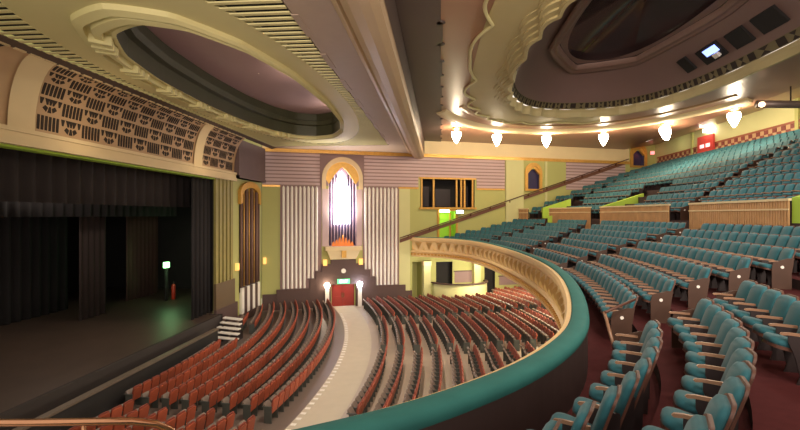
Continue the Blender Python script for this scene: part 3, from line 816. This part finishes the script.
mb = MB(); mb.box(PX, PX+.5, 33.0, 38.1, 9.75, 12.5); mb.box(PX, PX+.56, 33.0, 38.1, 9.75, 9.95); mb.build('mauve_pier_block', mat('plum_pier', S(104,84,82), .7), PW)
G = tag(empty('organ_grille', (PX, 36.1, 1.0)), 'tall arched organ grille of dark and gold strips beside the stage opening', 'grille')
mb = MB(); mb.box(PX+.02, PX+.08, 34.1, 37.7, 1.4, 8.9); keep(mb.build('back_panel', mat('grille_dark', S(66,48,44), .6)), G)
for k in range(8):
    y = 34.2+k*.485
    h = 8.6+.55*math.sin(PI*(k+.5)/8)
    mb = MB(); mb.tube([(PX+.14, y, 1.8), (PX+.14, y, h)], .09 if k in (0,7) else (.05 if k % 2 else .12), 6); keep(mb.build('grille_strip', GOLD if k % 2 and k != 7 else mat('mauve_brown_strip', S(122,92,80), .6), None, True), G)
mb = MB(); n = 16
outer = [(35.9+2.0*math.cos(PI*k/n), 8.7+.95*math.sin(PI*k/n)) for k in range(n+1)]; inn = [(35.9+1.6*math.cos(PI*k/n), 8.45+.75*math.sin(PI*k/n)) for k in range(n+1)]
outer = [(outer[0][0], 7.9)]+outer+[(outer[-1][0], 7.9)]; inn = [(inn[0][0], 8.0)]+inn+[(inn[-1][0], 8.0)]
mb.loft([[(PX+.02,a,b) for a,b in outer], [(PX+.24,a,b) for a,b in outer], [(PX+.24,a,b) for a,b in inn], [(PX+.02,a,b) for a,b in inn]], False); keep(mb.build('gold_arch', GOLD), G)
for k in range(7):
    mb = MB(); mb.box(PX+.02, PX+.2, 34.15+.52*k, 34.15+.52*k+.48, -.2, 1.7); keep(mb.build('base_strip', WHITE if k % 2 == 0 else PLINTH), G)
for y, lab in ((33.6,'small amber bracket lamp on the stage side of the organ grille'),(0,'small amber bracket lamp on the far side of the organ grille')):
    mb = MB()
    if y: mb.box(PX+.01, PX+.2, y-.14, y+.14, 3.1, 3.6)
    else: wbox(mb, -12.35, -12.1, 3.1, 3.6, .01, .2)
    tag(mb.build('bracket_lamp', MATS['amber_glass']), lab, 'lamp', 'amber bracket lamps')

# header: cream band, concave fretwork cove, gold bead
H0, H1 = 12.0, 33.0
mb = MB(); mb.box(PX, PX+.35, H0, H1, 9.5, 9.72); mb.box(PX, PX+.28, H0, H1, 9.72, 9.95); mb.box(PX, PX+.34, H0, H1, 9.95, 10.1); mb.build('cream_header_band', CREAM, PW)
mb = MB(); mb.box(PX-.4, PX+.1, H0, 30.2, 9.42, 9.5); mb.build('header_soffit', LIME, PW)
def cove(t):   # t 0..1 up the frieze
    a = t*PI/2*.94; return (PX+.12+.95*(1-math.cos(a)), 10.1+2.42*math.sin(a))
mb = MB(); mb.loft([[(cove(t/10)[0], y, cove(t/10)[1]) for y in (H0, H1)] for t in range(11)], False); fz = mb.build('frieze_cove', FRET, PW, True)
mb = MB()
def hole(poly, y0, t0, w, h):     # small dark opening set in the cove: poly in 0..1 cell coords
    P = []
    for a, b in poly:
        x, z = cove(t0+b*h); P.append((x+.015, y0+a*w, z))
    Q = [(x-.03, y, z) for x, y, z in P]; n = len(P)
    mb.add(P+Q, [tuple(range(n))]+[(i, n+i, n+(i+1) % n, (i+1) % n) for i in range(n)])
CW = 1.1
bands = [(15.0,16.1),(27.3,28.3)]
for r in range(5):
    y = H0
    c = 0
    while y+CW < H1:
        c += 1
        if any(y < b1 and y+CW > b0 for b0, b1 in bands):
            y += .1; continue
        t0 = .03+r*.19; h = .168
        if (c+r) % 2:
            for i in range(6):
                a0 = .04+i*.16; hole([(a0,.05),(a0+.1,.05),(a0+.1,.95),(a0,.95)], y, t0, CW, h)
        else:
            for i, (cx, dx) in enumerate(((.12,.0),(.33,.05),(.5,.0),(.67,-.05),(.88,.0))):
                hole([(cx-.085,.97),(cx+.085,.97),(cx+dx+.03,.55),(cx+dx-.03,.55)], y, t0, CW, h)
            hole([(.42,.05),(.58,.05),(.53,.45),(.47,.45)], y, t0, CW, h)
            hole([(.2,.3),(.36,.08),(.42,.36),(.3,.5)], y, t0, CW, h); hole([(.8,.3),(.64,.08),(.58,.36),(.7,.5)], y, t0, CW, h)
        y += CW
mb.build('fretwork_pattern', FRETHOLE, PW)
for b0, b1 in bands:
    mb = MB(); mb.loft([[(cove(t/8)[0]+.07, y, cove(t/8)[1]) for y in (b0, b1)] for t in range(9)], False); mb.build('plain_pilaster', CREAM, PW, True)
mb = MB(); y = H0
while y < H1: mb.box(cove(1)[0]-.02, cove(1)[0]+.07, y, y+.42, 12.47, 12.56); y += .6
mb.build('gold_bead', CREAM, PW)
mb = MB(); mb.quad((cove(1)[0], H0, 12.5), (cove(1)[0], 39.5, 12.5), (-13.3, 39.5, 12.6), (-13.3, H0, 12.6)); mb.build('dark_cornice', DKCEIL, PW)

# ------------------------------------------------------------------ stage
mb = MB(); mb.box(-30, -14.71, 3, 40, .55, .75); mb.box(-14.71, -13.9, 3, 29.6, .55, .75); struct(mb.build('floor_stage', STAGE))
mb = MB(); mb.box(-14.0, -13.85, 3, 29.6, -.9, .77); mb.box(-14.7, -13.85, 29.5, 29.62, -.9, .77); struct(mb.build('wall_stage_front', mat('stage_front_paint', S(46,38,36), .7)))
mb = MB(); mb.box(-30.2, -30, 3, 40, 0, 14); mb.box(-30, -14.9, 39.8, 40, 0, 14); mb.quad((-30,3,13),(-30,40,13),(-14.8,40,13),(-14.8,3,13)); struct(mb.build('wall_stage_house', BLACK))
pr = tag(empty('orchestra_rail', (-12.97, 20, FZ)), 'low dark barrier with pale coping along the front of the stage pit', 'barrier')
mb = MB(); mb.box(-13.05, -12.9, 4, 27.0, FZ, .42); keep(mb.build('panel', BLACK), pr)
mb = MB(); mb.box(-13.12, -12.83, 4, 27.0, .42, .5); keep(mb.build('coping', mat('grey_coping', S(104,90,78), .5)), pr)
def drape(name, x0, y0, x1, y1, z0, z1, m, amp=.12, per=.5):
    d = Vector((x1-x0, y1-y0)); Ln = d.length; u = d/Ln; nrm = Vector((u.y, -u.x)); n = max(8, int(Ln/per*8)); b = []; t_ = []
    for i in range(n+1):
        s = Ln*i/n; o = amp*math.sin(2*PI*s/per)
        p = Vector((x0, y0))+u*s+nrm*o; b.append((p.x, p.y, z0)); t_.append((p.x, p.y, z1))
    mb = MB(); mb.loft([b, t_], False); ob = mb.build(name, m, None, True)
    sm = ob.modifiers.new('thick', 'SOLIDIFY'); sm.thickness = .02
    return ob
tag(drape('stage_valance', -16.2, 4, -16.2, 33, 7.6, 10.5, VALANCE, .1, .8), 'wide brown valance hanging across the top of the stage opening', 'curtain')
tag(drape('side_drape', -15.0, 27.9, -15.0, 30.5, .75, 9.9, DRAPE, .12, .5), 'black leg drape hanging beside the striped stage pilaster', 'curtain')
tag(drape('border_drape', -20.5, 4, -20.5, 36, 7.0, 11, DRAPE, .1, .7), 'black border drape behind the valance deep over the stage', 'curtain')
tag(drape('back_drape', -25.0, 4, -25.0, 30.5, .75, 12, DRAPE, .12, .7), 'black backdrop drape across the rear of the stage', 'curtain')
tag(drape('wing_drape', -21.5, 27.0, -21.5, 29.4, .75, 10, mat('brown_flat', S(58,46,44), .9), .08, .5), 'dark brown wing drape standing midway up the stage', 'curtain')
tag(drape('wing_drape', -23, 33.5, -23, 37.5, .75, 9, mat('rust_flat', S(74,50,44), .9), .08, .5), 'rust brown wing drape near the green backstage light', 'curtain')
gl = tag(empty('backstage_light', (-20.2, 34.0, .75)), 'green glowing exit light in the dark wing of the stage', 'lamp')
mb = MB(); mb.box(-20.25, -20.15, 33.85, 34.15, .75, 3.2); keep(mb.build('stand', BLACK), gl)
mb = MB(); mb.box(-20.3, -20.1, 33.75, 34.25, 3.2, 3.6); keep(mb.build('lens', mat('green_lens', (.5,1,.5), .3, emit=(.35,1,.4), estr=5)), gl)
point((-19.6, 33.6, 3.3), 60, (.45,1,.4), .1)
fe = tag(empty('fire_extinguisher', (-20.0, 34.6, .75)), 'red extinguisher standing below the green backstage light', 'extinguisher')
mb = MB(); mb.lathe([(.12,0),(.14,.05),(.14,1.0),(.08,1.15)], (-20.0,34.6,.75), 12); keep(mb.build('cylinder_body', mat('red_tank', S(180,50,30), .4), None, True), fe)
mb = MB(); mb.lathe([(.05,0),(.05,.12),(.07,.14),(.02,.2)], (-20.0,34.6,1.9), 8); keep(mb.build('valve', SIDE), fe)
# white steps from the stalls to the stage
stp = tag(empty('stage_steps', (-12.9, 28.5, FZ)), 'short flight of white-edged steps at the corner between stalls and stage', 'steps')
for k in range(5):
    z = FZ+.42+.2*k; y = 27.75+.42*k; x0, x1 = -13.75, -11.9-.12*k
    mb = MB(); mb.hexa([(x0,y,z),(x1,y-.5,z),(x1,y-.1,z),(x0,y+.4,z),(x0,y,z+.06),(x1,y-.5,z+.06),(x1,y-.1,z+.06),(x0,y+.4,z+.06)]); keep(mb.build('tread', WHITE), stp)
for x in (-13.5, -12.55):
    mb = MB(); mb.hexa([(x,27.6,FZ),(x+.1,27.6,FZ),(x+.1,29.5,FZ),(x,29.5,FZ),(x,27.6,FZ+.4),(x+.1,27.6,FZ+.4),(x+.1,29.5,FZ+1.2),(x,29.5,FZ+1.2)]); keep(mb.build('stringer', SIDE), stp)

# ------------------------------------------------------------------ front ceiling over the stalls
CZ = 12.6
def sup(cx, cy, a, b, n, z, N=96, lobes=0, amp=0.0):
    out = []
    for k in range(N):
        t = 2*PI*k/N; c, s = math.cos(t), math.sin(t)
        f = 1+amp*abs(math.sin(lobes*t/2)) if lobes else 1
        out.append((cx+a*f*abs(c)**(2/n)*(1 if c >= 0 else -1), cy+b*f*abs(s)**(2/n)*(1 if s >= 0 else -1), z))
    return out
def square(cx0, cx1, y0, y1, ref, z):      # points of a rectangle matched by angle to a loop
    cx, cy = (cx0+cx1)/2, (y0+y1)/2; out = []
    for (x, y, _) in ref:
        dx, dy = x-cx, y-cy
        k = min(((cx1-cx)/dx if dx > 0 else (cx0-cx)/dx) if abs(dx) > 1e-6 else 9e9, ((y1-cy)/dy if dy > 0 else (y0-cy)/dy) if abs(dy) > 1e-6 else 9e9)
        out.append((cx+dx*k, cy+dy*k, z))
    return out
OX, OY = -8.75, 22.6
mb = MB()
ov = sup(OX, OY, 4.25, 13.6, 2.1, CZ, 120)
rim = sup(OX, OY, 3.35, 10.7, 2.2, CZ, 120)
mb.loft([ov, rim], True)
mb.loft([sup(OX,OY,4.25,13.6,2.1,CZ,120), sup(OX,OY,4.25,13.6,2.1,CZ+.3,120)], True)
CF = struct(mb.build('ceiling_front', CREAM2))
# slatted band between the oval and the ceiling edge
mb = MB(); mb.loft([sup(OX,OY,4.25,13.6,2.1,CZ+.16,120), square(-13.4,-3.7,4,42,ov,CZ+.16)], True); mb.build('slat_backing', BLACK, CF)
mb = MB(); y = 8.0
while y < 37.5:
    dy = abs(y-OY)/13.6
    hx = 4.25*(1-dy**2.1)**(1/2.1) if dy < 1 else 0
    wv = .18*(1 if int((y-8)/1.6) % 2 else 0)
    if hx > 0:
        mb.box(-13.3, OX-hx, y, y+.14, CZ-.02, CZ+.02); mb.box(OX+hx, -4.05+wv, y, y+.14, CZ-.02, CZ+.02)
    else: mb.box(-13.3, -4.05+wv, y, y+.14, CZ-.02, CZ+.02)
    y += .36
mb.build('ceiling_slat', CREAM2, CF)
mb = MB()
mb.loft([[(-4.05,4,CZ),(-4.05,44,CZ)],[(-4.05,4,CZ+.25),(-4.05,44,CZ+.25)]], False); mb.quad((-4.0,4,CZ-.03),(-2.7,4,CZ-.03),(-2.7,44,CZ-.03),(-4.0,44,CZ-.03))
for k in range(19):
    y = 8+1.6*k
    if k % 2: mb.box(-4.05, -3.85, y, y+1.6, CZ-.05, CZ+.1)
mb.quad((-4.0,4,CZ-.03),(-4.0,44,CZ-.03),(-4.0,44,CZ+.3),(-4.0,4,CZ+.3))
mb.quad((-13.4,37.6,CZ),(-3.9,37.6,CZ),(-3.9,44,CZ),(-13.4,44,CZ)); mb.build('mauve_border', mat('pale_mauve_ceiling', S(172,150,134), .6, noise=.05), CF)
# oval recess: stepped rim, dark olive side, mauve crown
def rl(a, b, c, z): return sup(OX+c, OY, a, b, 2.3, z, 120, 16, -.012)
mb = MB()
loops = [(3.40,10.85,0,CZ),(3.40,10.8,.01,CZ-.14),(3.28,10.52,.08,CZ-.22),(3.27,10.5,.09,CZ-.04),(3.2,10.35,.13,CZ-.04),(3.19,10.3,.14,CZ-.2),(3.08,10.02,.22,CZ-.24),(3.07,10.0,.23,CZ-.02),(2.99,9.8,.28,CZ-.02),(2.98,9.75,.29,CZ-.1),(2.92,9.6,.33,CZ-.1)]
mb.loft([rl(a,b,c,z) for a,b,c,z in loops], True); RC = mb.build('stepped_rim', CREAM2, CF)
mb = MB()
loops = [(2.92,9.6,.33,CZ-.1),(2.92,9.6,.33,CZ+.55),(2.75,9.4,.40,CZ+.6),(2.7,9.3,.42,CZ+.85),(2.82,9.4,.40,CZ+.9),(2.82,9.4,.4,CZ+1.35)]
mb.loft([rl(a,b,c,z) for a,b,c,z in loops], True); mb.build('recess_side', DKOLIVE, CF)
mb = MB(); mb.loft([sup(OX+.4,OY,2.95,9.6,2.3,CZ+1.35,120), sup(OX,OY,.02,.05,2,CZ+1.35,120)], True); mb.build('mauve_crown', mat('mauve_crown', S(168,136,138), .6, noise=.04), CF)
mb = MB()
LR = sup(OX+.29, OY, 2.98, 9.75, 2.3, 0, 1440)
def rim_at(y):
    k = min((q for q in range(1440) if LR[q][0] < OX), key=lambda q: abs(LR[q][1]-y))
    d = (Vector(LR[(k+2) % 1440][:2])-Vector(LR[k-2][:2])).normalized(); return Vector(LR[k][:2]), Vector((d.y, -d.x))
for c in range(-3, 4):         # triple brackets laid across the rim on the stage side
    for q in (-1, 0, 1):
        p0, nr = rim_at(OY+c*2.75+q*.42); t_ = Vector((-nr.y, nr.x))*.09; p0 = p0-nr*.03; p1 = p0+nr*.62
        mb.hexa([(*(p0-t_),CZ-.34),(*(p1-t_),CZ-.3),(*(p1+t_),CZ-.3),(*(p0+t_),CZ-.34),(*(p0-t_),CZ),(*(p1-t_),CZ),(*(p1+t_),CZ),(*(p0+t_),CZ)])
mb.build('rim_bracket', CREAM2, CF)

# beam between the two ceilings
mb = MB()
prof = [(-2.75,CZ+.1),(-2.75,CZ-.08),(-2.6,CZ-.14),(-2.5,CZ-.08),(-2.45,CZ-.25),(-2.2,CZ-.42),(-1.9,CZ-.5),(-1.65,CZ-.48),(-1.45,CZ-.38),(-1.4,CZ-.2),(-1.4,13.85)]
mb.loft([[(x,0,z) for x,z in prof], [(x,44,z) for x,z in prof]], False)
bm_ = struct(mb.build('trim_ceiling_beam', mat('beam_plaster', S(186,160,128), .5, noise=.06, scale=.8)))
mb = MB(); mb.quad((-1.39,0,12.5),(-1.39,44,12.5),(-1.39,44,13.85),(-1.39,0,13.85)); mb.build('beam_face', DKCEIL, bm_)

# ------------------------------------------------------------------ circle ceiling
QZ = 13.8
RX, RY = 8.7, 21.3
mb = MB()
ro = sup(RX, RY, 5.4, 11.0, 2.6, QZ, 140)
mb.loft([square(-1.4, 18.8, -3, 45.6, ro, QZ), ro], True)
CC = struct(mb.build('ceiling_circle', BRCEIL))
mb = MB(); mb.loft([[(18.8,-3,QZ),(18.8,54,QZ)],[(23,-3,QZ+.75),(23,54,QZ+.75)]], False); mb.quad((-1.4,45.6,QZ),(18.8,45.6,QZ),(18.8,54,QZ),(-1.4,54,QZ)); mb.build('rear_slope', BRCEIL, CC)
mb = MB(); mb.box(-1.38, 0, -2, 44, QZ-.05, QZ-.005)
for k in range(20):      # scalloped edge
    y = 2+2.1*k
    mb.box(0, .10 if k % 2 else .03, y, y+2.1, QZ-.05, QZ-.005)
    mb.lathe([(.16,-.05),(.16,-.006)], (.03, y, QZ), 10)
mb.build('dark_edge_strip', DKCEIL, CC)
# olive field left of the recess, with scalloped moulding
mb = MB()
half = [q for q in range(141)]
O1 = sup(RX, RY, 7.2, 14.2, 3.0, QZ-.03, 140); O2 = sup(RX, RY, 5.35, 10.9, 2.6, QZ-.03, 140)
mb.loft([O1[30:112], O2[30:112]], False); mb.build('olive_field', OLIVE, CC)
def scallop(path, lobes, amp, r, z, name, m):
    pts = []
    n = len(path)
    for i, (x, y, _) in enumerate(path):
        a = Vector(path[max(0,i-1)][:2]); b = Vector(path[min(n-1,i+1)][:2]); d = (b-a).normalized(); nr = Vector((-d.y, d.x))
        ph = abs(math.sin(PI*lobes*i/n)); pts.append((x+nr.x*amp*(ph-.5), y+nr.y*amp*(ph-.5), z))
    mb = MB(); mb.tube(pts, r, 6); return mb.build(name, m, CC, True)
P_ = sup(RX, RY, 7.2, 14.2, 3.0, QZ, 560)[120:448]
scallop(P_, 15, -.55, .07, QZ-.06, 'scalloped_moulding', CREAM2)
# sculpted mouldings round the big recess
mb = MB(); LP = []
for q in range(5):
    f0 = 1.115-.026*q; am = .016
    LP.append((f0, QZ-.07*q+(.02 if q == 0 else 0), q)); LP.append((f0, QZ-.07*(q+1), q)); 
LP.append((.985, QZ-.35, 4)); LP.append((.975, QZ-.05, 4)); LP.append((.965, QZ+.12, 4))
def lobed(f, z, q, N=420):
    out = []
    for k in range(N):
        t = 2*PI*k/N; c, s_ = math.cos(t), math.sin(t)
        am = .012+.030*max(0, -c)
        g = f+am*(abs(math.sin(t*17+q*.5))-.5)
        out.append((RX+5.35*g*abs(c)**(2/2.6)*(1 if c >= 0 else -1), RY+10.9*g*abs(s_)**(2/2.6)*(1 if s_ >= 0 else -1), z))
    return out
mb.loft([lobed(f, z, q) for f, z, q in LP], True); mb.build('cloud_moulding', OLIVE, CC)
mb = MB(); mb.loft([sup(RX,RY,5.16,10.52,2.6,QZ+.12,140), sup(RX,RY,5.0,10.3,2.6,QZ+.5,140)], True); mb.build('fret_band', mat('olive_fret_band', S(110,98,66), .6), CC)
mb = MB()
B1 = sup(RX,RY,5.14,10.5,2.6,QZ+.16,420); B2 = sup(RX,RY,4.99,10.29,2.6,QZ+.46,420)
for k in range(0, 420, 3):
    a, b = B1[k], B1[(k+2) % 420]; c, d = B2[(k+2) % 420], B2[k]
    mid = [(p+q)/2 for p, q in zip(a, c)]
    if (k//3) % 2: mb.quad(a, b, c, d)
    else: mb.add([a, b, mid, c, d], [(0,1,2),(2,3,4)])
mb.build('fret_pattern', FRETHOLE, CC)
mb = MB(); mb.loft([sup(RX,RY,5.0,10.3,2.6,QZ+.5,140), sup(RX,RY,4.6,9.9,2.6,QZ+1.0,140), sup(RX,RY+.3,3.7,8.9,2.4,QZ+1.9,140), sup(RX+.2,RY+.3,3.2,8.0,2.3,QZ+2.2,140), sup(RX+.2,RY+.3,2.6,7.0,2.3,QZ+2.25,140)], True)
mb.build('brown_cove', mat('brown_cove', S(124,98,92), .5, noise=.08, scale=.5), CC, True)
def wavy(a, b, z): return sup(RX+.2, RY+.3, a, b, 2.3, z, 280, 7, -.07)
mb = MB(); mb.loft([wavy(3.55,8.6,QZ+1.98), wavy(3.5,8.5,QZ+1.86), wavy(3.38,8.3,QZ+1.86), wavy(3.3,8.15,QZ+1.98), wavy(3.2,8.0,QZ+1.92), wavy(3.1,7.8,QZ+1.95), wavy(3.05,7.7,QZ+2.2)], True); mb.build('wavy_lip', mat('wavy_lip', S(132,104,94), .5), CC, True)
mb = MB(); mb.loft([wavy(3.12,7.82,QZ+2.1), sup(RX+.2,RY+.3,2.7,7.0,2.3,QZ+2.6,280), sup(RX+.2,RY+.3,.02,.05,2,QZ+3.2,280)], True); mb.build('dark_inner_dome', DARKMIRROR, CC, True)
# spotlight slots in the cove
for k, (y, x, hl, lab, lit) in enumerate(((26.0,12.75,.4,'small dark spotlight slot in the ceiling cove, farthest of the row',0),(24.2,13.0,.85,'spotlight slot in the ceiling cove with a blue-lit lantern',1),(22.2,13.1,.6,'dark spotlight slot beside the blue-lit one in the ceiling cove',0),(20.3,13.1,.7,'dark spotlight slot in the ceiling cove, nearest of the row',0))):
    z = QZ+1.1
    r = tag(empty('spotlight_slot', (x, y, z)), lab, 'spotlight slot', 'spotlight slots in the ceiling cove')
    rot = Matrix.Translation((x,y,z)) @ Matrix.Rotation(math.radians(45), 4, 'Y')
    fr = lambda a, b, c: tuple(rot @ Vector((a, b, c)))
    mb = MB(); mb.box(-.42,.42,-hl,hl,-.09,.02,fr); keep(mb.build('slot_opening', BLACK), r)
    if lit:
        mb = MB(); mb.box(-.3,.05,-.7,.3,-.13,-.09,fr); keep(mb.build('blue_lens', mat('blue_lens', (.3,.4,1), .2, emit=(.25,.35,1), estr=2.5)), r)
        mb = MB(); mb.box(.07,.3,-.55,-.2,-.24,-.09,fr); keep(mb.build('lantern_body', WHITE), r)
# raised cream ring that carries the pendants
def ring_caps(mbx, L):
    mbx.loft(L, False); mbx.add([l[0] for l in L], [tuple(range(len(L)))]); mbx.add([l[-1] for l in L], [tuple(range(len(L)))])
def far_arc(loops): 
    k0 = [i for i in range(400) if sup(RX,RY,9.8,17.6,2.2,0,400)[i][1] > 29 and not (sup(RX,RY,9.8,17.6,2.2,0,400)[i][0] < .1)]
    return [[sup(RX,RY,a,b,2.2,QZ+z,400)[i] for i in k0] for a,b,z in loops]
mb = MB(); ring_caps(mb, far_arc(((9.5,17.0,0),(9.6,17.2,-.16),(10.2,18.3,-.18),(10.3,18.5,0)))); mb.build('cream_ring', CREAM, CC, True)
mb = MB(); ring_caps(mb, far_arc(((8.3,15.2,-.004),(8.35,15.3,-.07),(8.6,15.8,-.07),(8.65,15.9,-.004)))); mb.build('tan_ring', mat('tan_ring', S(176,140,104), .4), CC, True)

# pendants
PENDM = mat('pendant_glass', (1,.95,.85), .3, emit=(1,.84,.6), estr=26)
pend = [(1.25,37.0,'nearest the ceiling beam'),(4.5,38.6,'second from the ceiling beam'),(8.6,39.8,'third from the ceiling beam'),(12.9,39.2,'fourth from the ceiling beam'),(16.3,36.4,'fifth from the ceiling beam'),(17.0,37.6,'just behind the fifth pendant'),(18.3,31.6,'farthest from the ceiling beam')]
for i, (x, y, lab) in enumerate(pend):
    big = i != 5
    sc = 1.0 if big else .7
    r = tag(empty('pendant_lantern', (x, y, QZ-.18)), f'glowing pointed glass ceiling lantern, {lab}', 'lamp', 'pendant lanterns along the circle ceiling')
    mb = MB(); mb.lathe([(.3,.18),(.32,.1),(.2,.02),(.05,0)], (x,y,QZ-.18), 14); keep(mb.build('ceiling_rose', GOLD, None, True), r)
    mb = MB(); mb.tube([(x,y,QZ-.15),(x,y,QZ-.3)], .025, 6); keep(mb.build('stem', BRASS), r)
    zz = QZ-.28; mb = MB(); mb.lathe([(.05,0),(.34*sc,-.06),(.38*sc,-.25),(.3*sc,-.5),(.16*sc,-.78),(.03,-.95*sc)], (x,y,zz), 14); keep(mb.build('glass_shade', PENDM, None, True), r)
    point((x, y, zz-1.15), 185*sc, (1,.80,.54), .12)
    point((x+.0, y-.42, zz+.0), 140*sc, (1,.80,.55), .06)

# lighting bar at the upper edge over the rear seats
lb = tag(empty('lighting_bar', (18.2, 26.6, 12.9)), 'grey tubular spotlight bar hanging under the rear ceiling', 'lighting bar')
mb = MB(); mb.tube([(16.46,26.46,12.88),(18.2,26.6,12.86),(20.2,26.8,12.84)], .2, 12); keep(mb.build('tube', mat('grey_tube', S(120,104,98), .4, .3), None, True), lb)
mb = MB(); mb.tube([(18.2,26.6,12.9),(18.2,26.6,13.8)], .04, 6); keep(mb.build('hanger', SIDE), lb)
mb = MB(); mb.lathe([(.02,-.16),(.13,-.1),(.15,0),(.1,.1),(.02,.12)], (16.5,26.15,12.8), 12); keep(mb.build('lamp_lens', mat('amber_lens', (1,.6,.3), .3, emit=(1,.6,.35), estr=5), None, True), lb)

# ------------------------------------------------------------------ back wall of the circle
mb = MB(); mb.quad((BACKX,0,4),(BACKX,52.4,4),(BACKX,52.4,14.6),(BACKX,0,14.6)); BW = struct(mb.build('wall_back', GREEN2))
mb = MB(); mb.box(BACKX-.06, BACKX, 1, 51.5, 11.6, 12.95); mb.build('frieze_ground', FRET, BW)
mb = MB(); y = 2; k = 0
while y < 51.3:
    for r in range(4):
        if (k+r) % 2: mb.box(BACKX-.09, BACKX-.05, y, y+.4, 11.72+.3*r, 11.72+.3*r+.29)
    y += .42; k += 1
mb.build('chequer_frieze', mat('maroon_chequer', S(126,58,52), .6), BW)
mb = MB(); mb.box(BACKX-.12, BACKX, 1, 51.5, 12.92, 13.05); mb.build('frieze_moulding', mat('frieze_moulding', S(150,84,60), .5), BW)
mb = MB()
for y in (31.9, 44.5): mb.box(BACKX-.14, BACKX, y, y+.3, 11, 14.5)
mb.build('green_pilaster', GREEN, BW)
rs = tag(empty('red_sign', (BACKX-.2, 42.2, 12.2)), 'red board with two pale glowing patches on the back wall', 'sign')
mb = MB(); mb.box(BACKX-.28, BACKX-.14, 41.0, 43.4, 12.0, 13.75); keep(mb.build('board', mat('red_board', S(206,70,66), .5, noise=.15)), rs)
for y in (41.75, 42.65):
    mb = MB(); mb.box(BACKX-.31, BACKX-.28, y-.3, y+.3, 12.75, 13.05); keep(mb.build('glowing_patch', mat('pink_patch', (1,.7,.7), .4, emit=(1,.5,.55), estr=1.1)), rs)
bk = tag(empty('wall_light', (BACKX-.3, 41.8, 14.0)), 'bright light fitting above the red board', 'lamp')
mb = MB(); mb.box(BACKX-.45, BACKX-.05, 41.2, 42.2, 14.0, 14.25); keep(mb.build('diffuser', mat('cool_diffuser', (1,1,1), .4, emit=(1,.95,.75), estr=14)), bk)
point((BACKX-.8, 41.7, 13.9), 14, (1,.95,.7), .1); point((BACKX-1.2, 46.6, 13.8), 12, (.95,1,.6), .1)
mb = MB(); mb.box(BACKX-.9, BACKX-.6, 50.9, 51.2, 13.3, 13.6); 
tag(mb.build('exit_lamp', mat('red_lamp', (1,.3,.3), .4, emit=(1,.2,.2), estr=2)), 'small red light at the top corner by the arched window', 'lamp')

# ------------------------------------------------------------------ light and camera
# niche lamps
point(wp(-5.8, 7.5, .45), 170, (.94,.9,1), .15); point(wp(-5.8, 9.9, -.15), 60, (.85,.8,1), .1)
spot(wp(-5.8, 4.6, .6), wp(-5.8, 12.6, 1.2), 2600, 75, (1,.88,.68), .2)
point((-18, 22, 9.3), 480, (1,.85,.7), .3)  # added fill lamp over the stage, no fitting, lightens the boards
# under the circle
for (x, y) in ((7.5,39.5),(6.5,32),(8,25),(7,18),(4,41)): point((x, y, 2.6), 440, (1,.88,.7), .15)
# house lights added without fittings over stalls and circle, and unseen fill spots
for (x, y) in ((-2.0,30),(-2.0,16)): spot((x, y, 12.0), (x-3, y, 0), 2300, 125, (1,.86,.68), .3)
for (x, y) in ((RX, RY-6), (RX, RY), (RX, RY+6)): spot((x+1, y, QZ+1.2), (x, y, 5), 800, 150, (1,.9,.76), .5)
for y in (16, 22.5, 29): point((-6.3, y, CZ+.55), 110, (1,.86,.68), .2)
for (y) in (18.0, 27.8): point((-13.0, y, 10.3), 30, (1,.78,.5), .15)
for (x, y, z, tx, ty, e) in ((.5,-.8,9.6,1.2,16,4200),(5,-1,9.8,5,22,3000),(10,-1.2,10.2,11,24,3000),(15,-1.2,11,16,26,2000),(-3.5,-.6,9.4,-2.5,18,600)): spot((x, y, z), (tx, ty, 13.8), e, 100, (1,.84,.7), .25, .9)  # added unseen uplights behind the camera, brightening the circle ceiling
for i in range(5): spot((1+3*i, 1.0, 13.2), (4+3*i, 14, 6), 520, 110, (1,.92,.8), .3)  # added out-of-view spots above the camera, fill for the circle seats

w = D.worlds.new('hall_ambient'); bpy.context.scene.world = w; w.use_nodes = True
w.node_tree.nodes['Background'].inputs[0].default_value = (1,.88,.74,1); w.node_tree.nodes['Background'].inputs[1].default_value = 1.3

cam = D.cameras.new('camera'); co = D.objects.new('camera', cam); COL.objects.link(co)
co.location = (0, 0, EYE); co.rotation_euler = (PI/2, 0, YAW); cam.sensor_width = 36; cam.lens = 21.6; cam.clip_end = 200
sc = bpy.context.scene; sc.camera = co
sc.view_settings.view_transform = 'Standard'; sc.view_settings.look = 'None'; sc.view_settings.gamma = 1; sc.view_settings.use_curve_mapping = False
sc.view_settings.exposure = 0.12
sc.cycles.use_denoising = True
print('circle', len(circle), len(vis), 'stalls', len(stalls), len(vs))
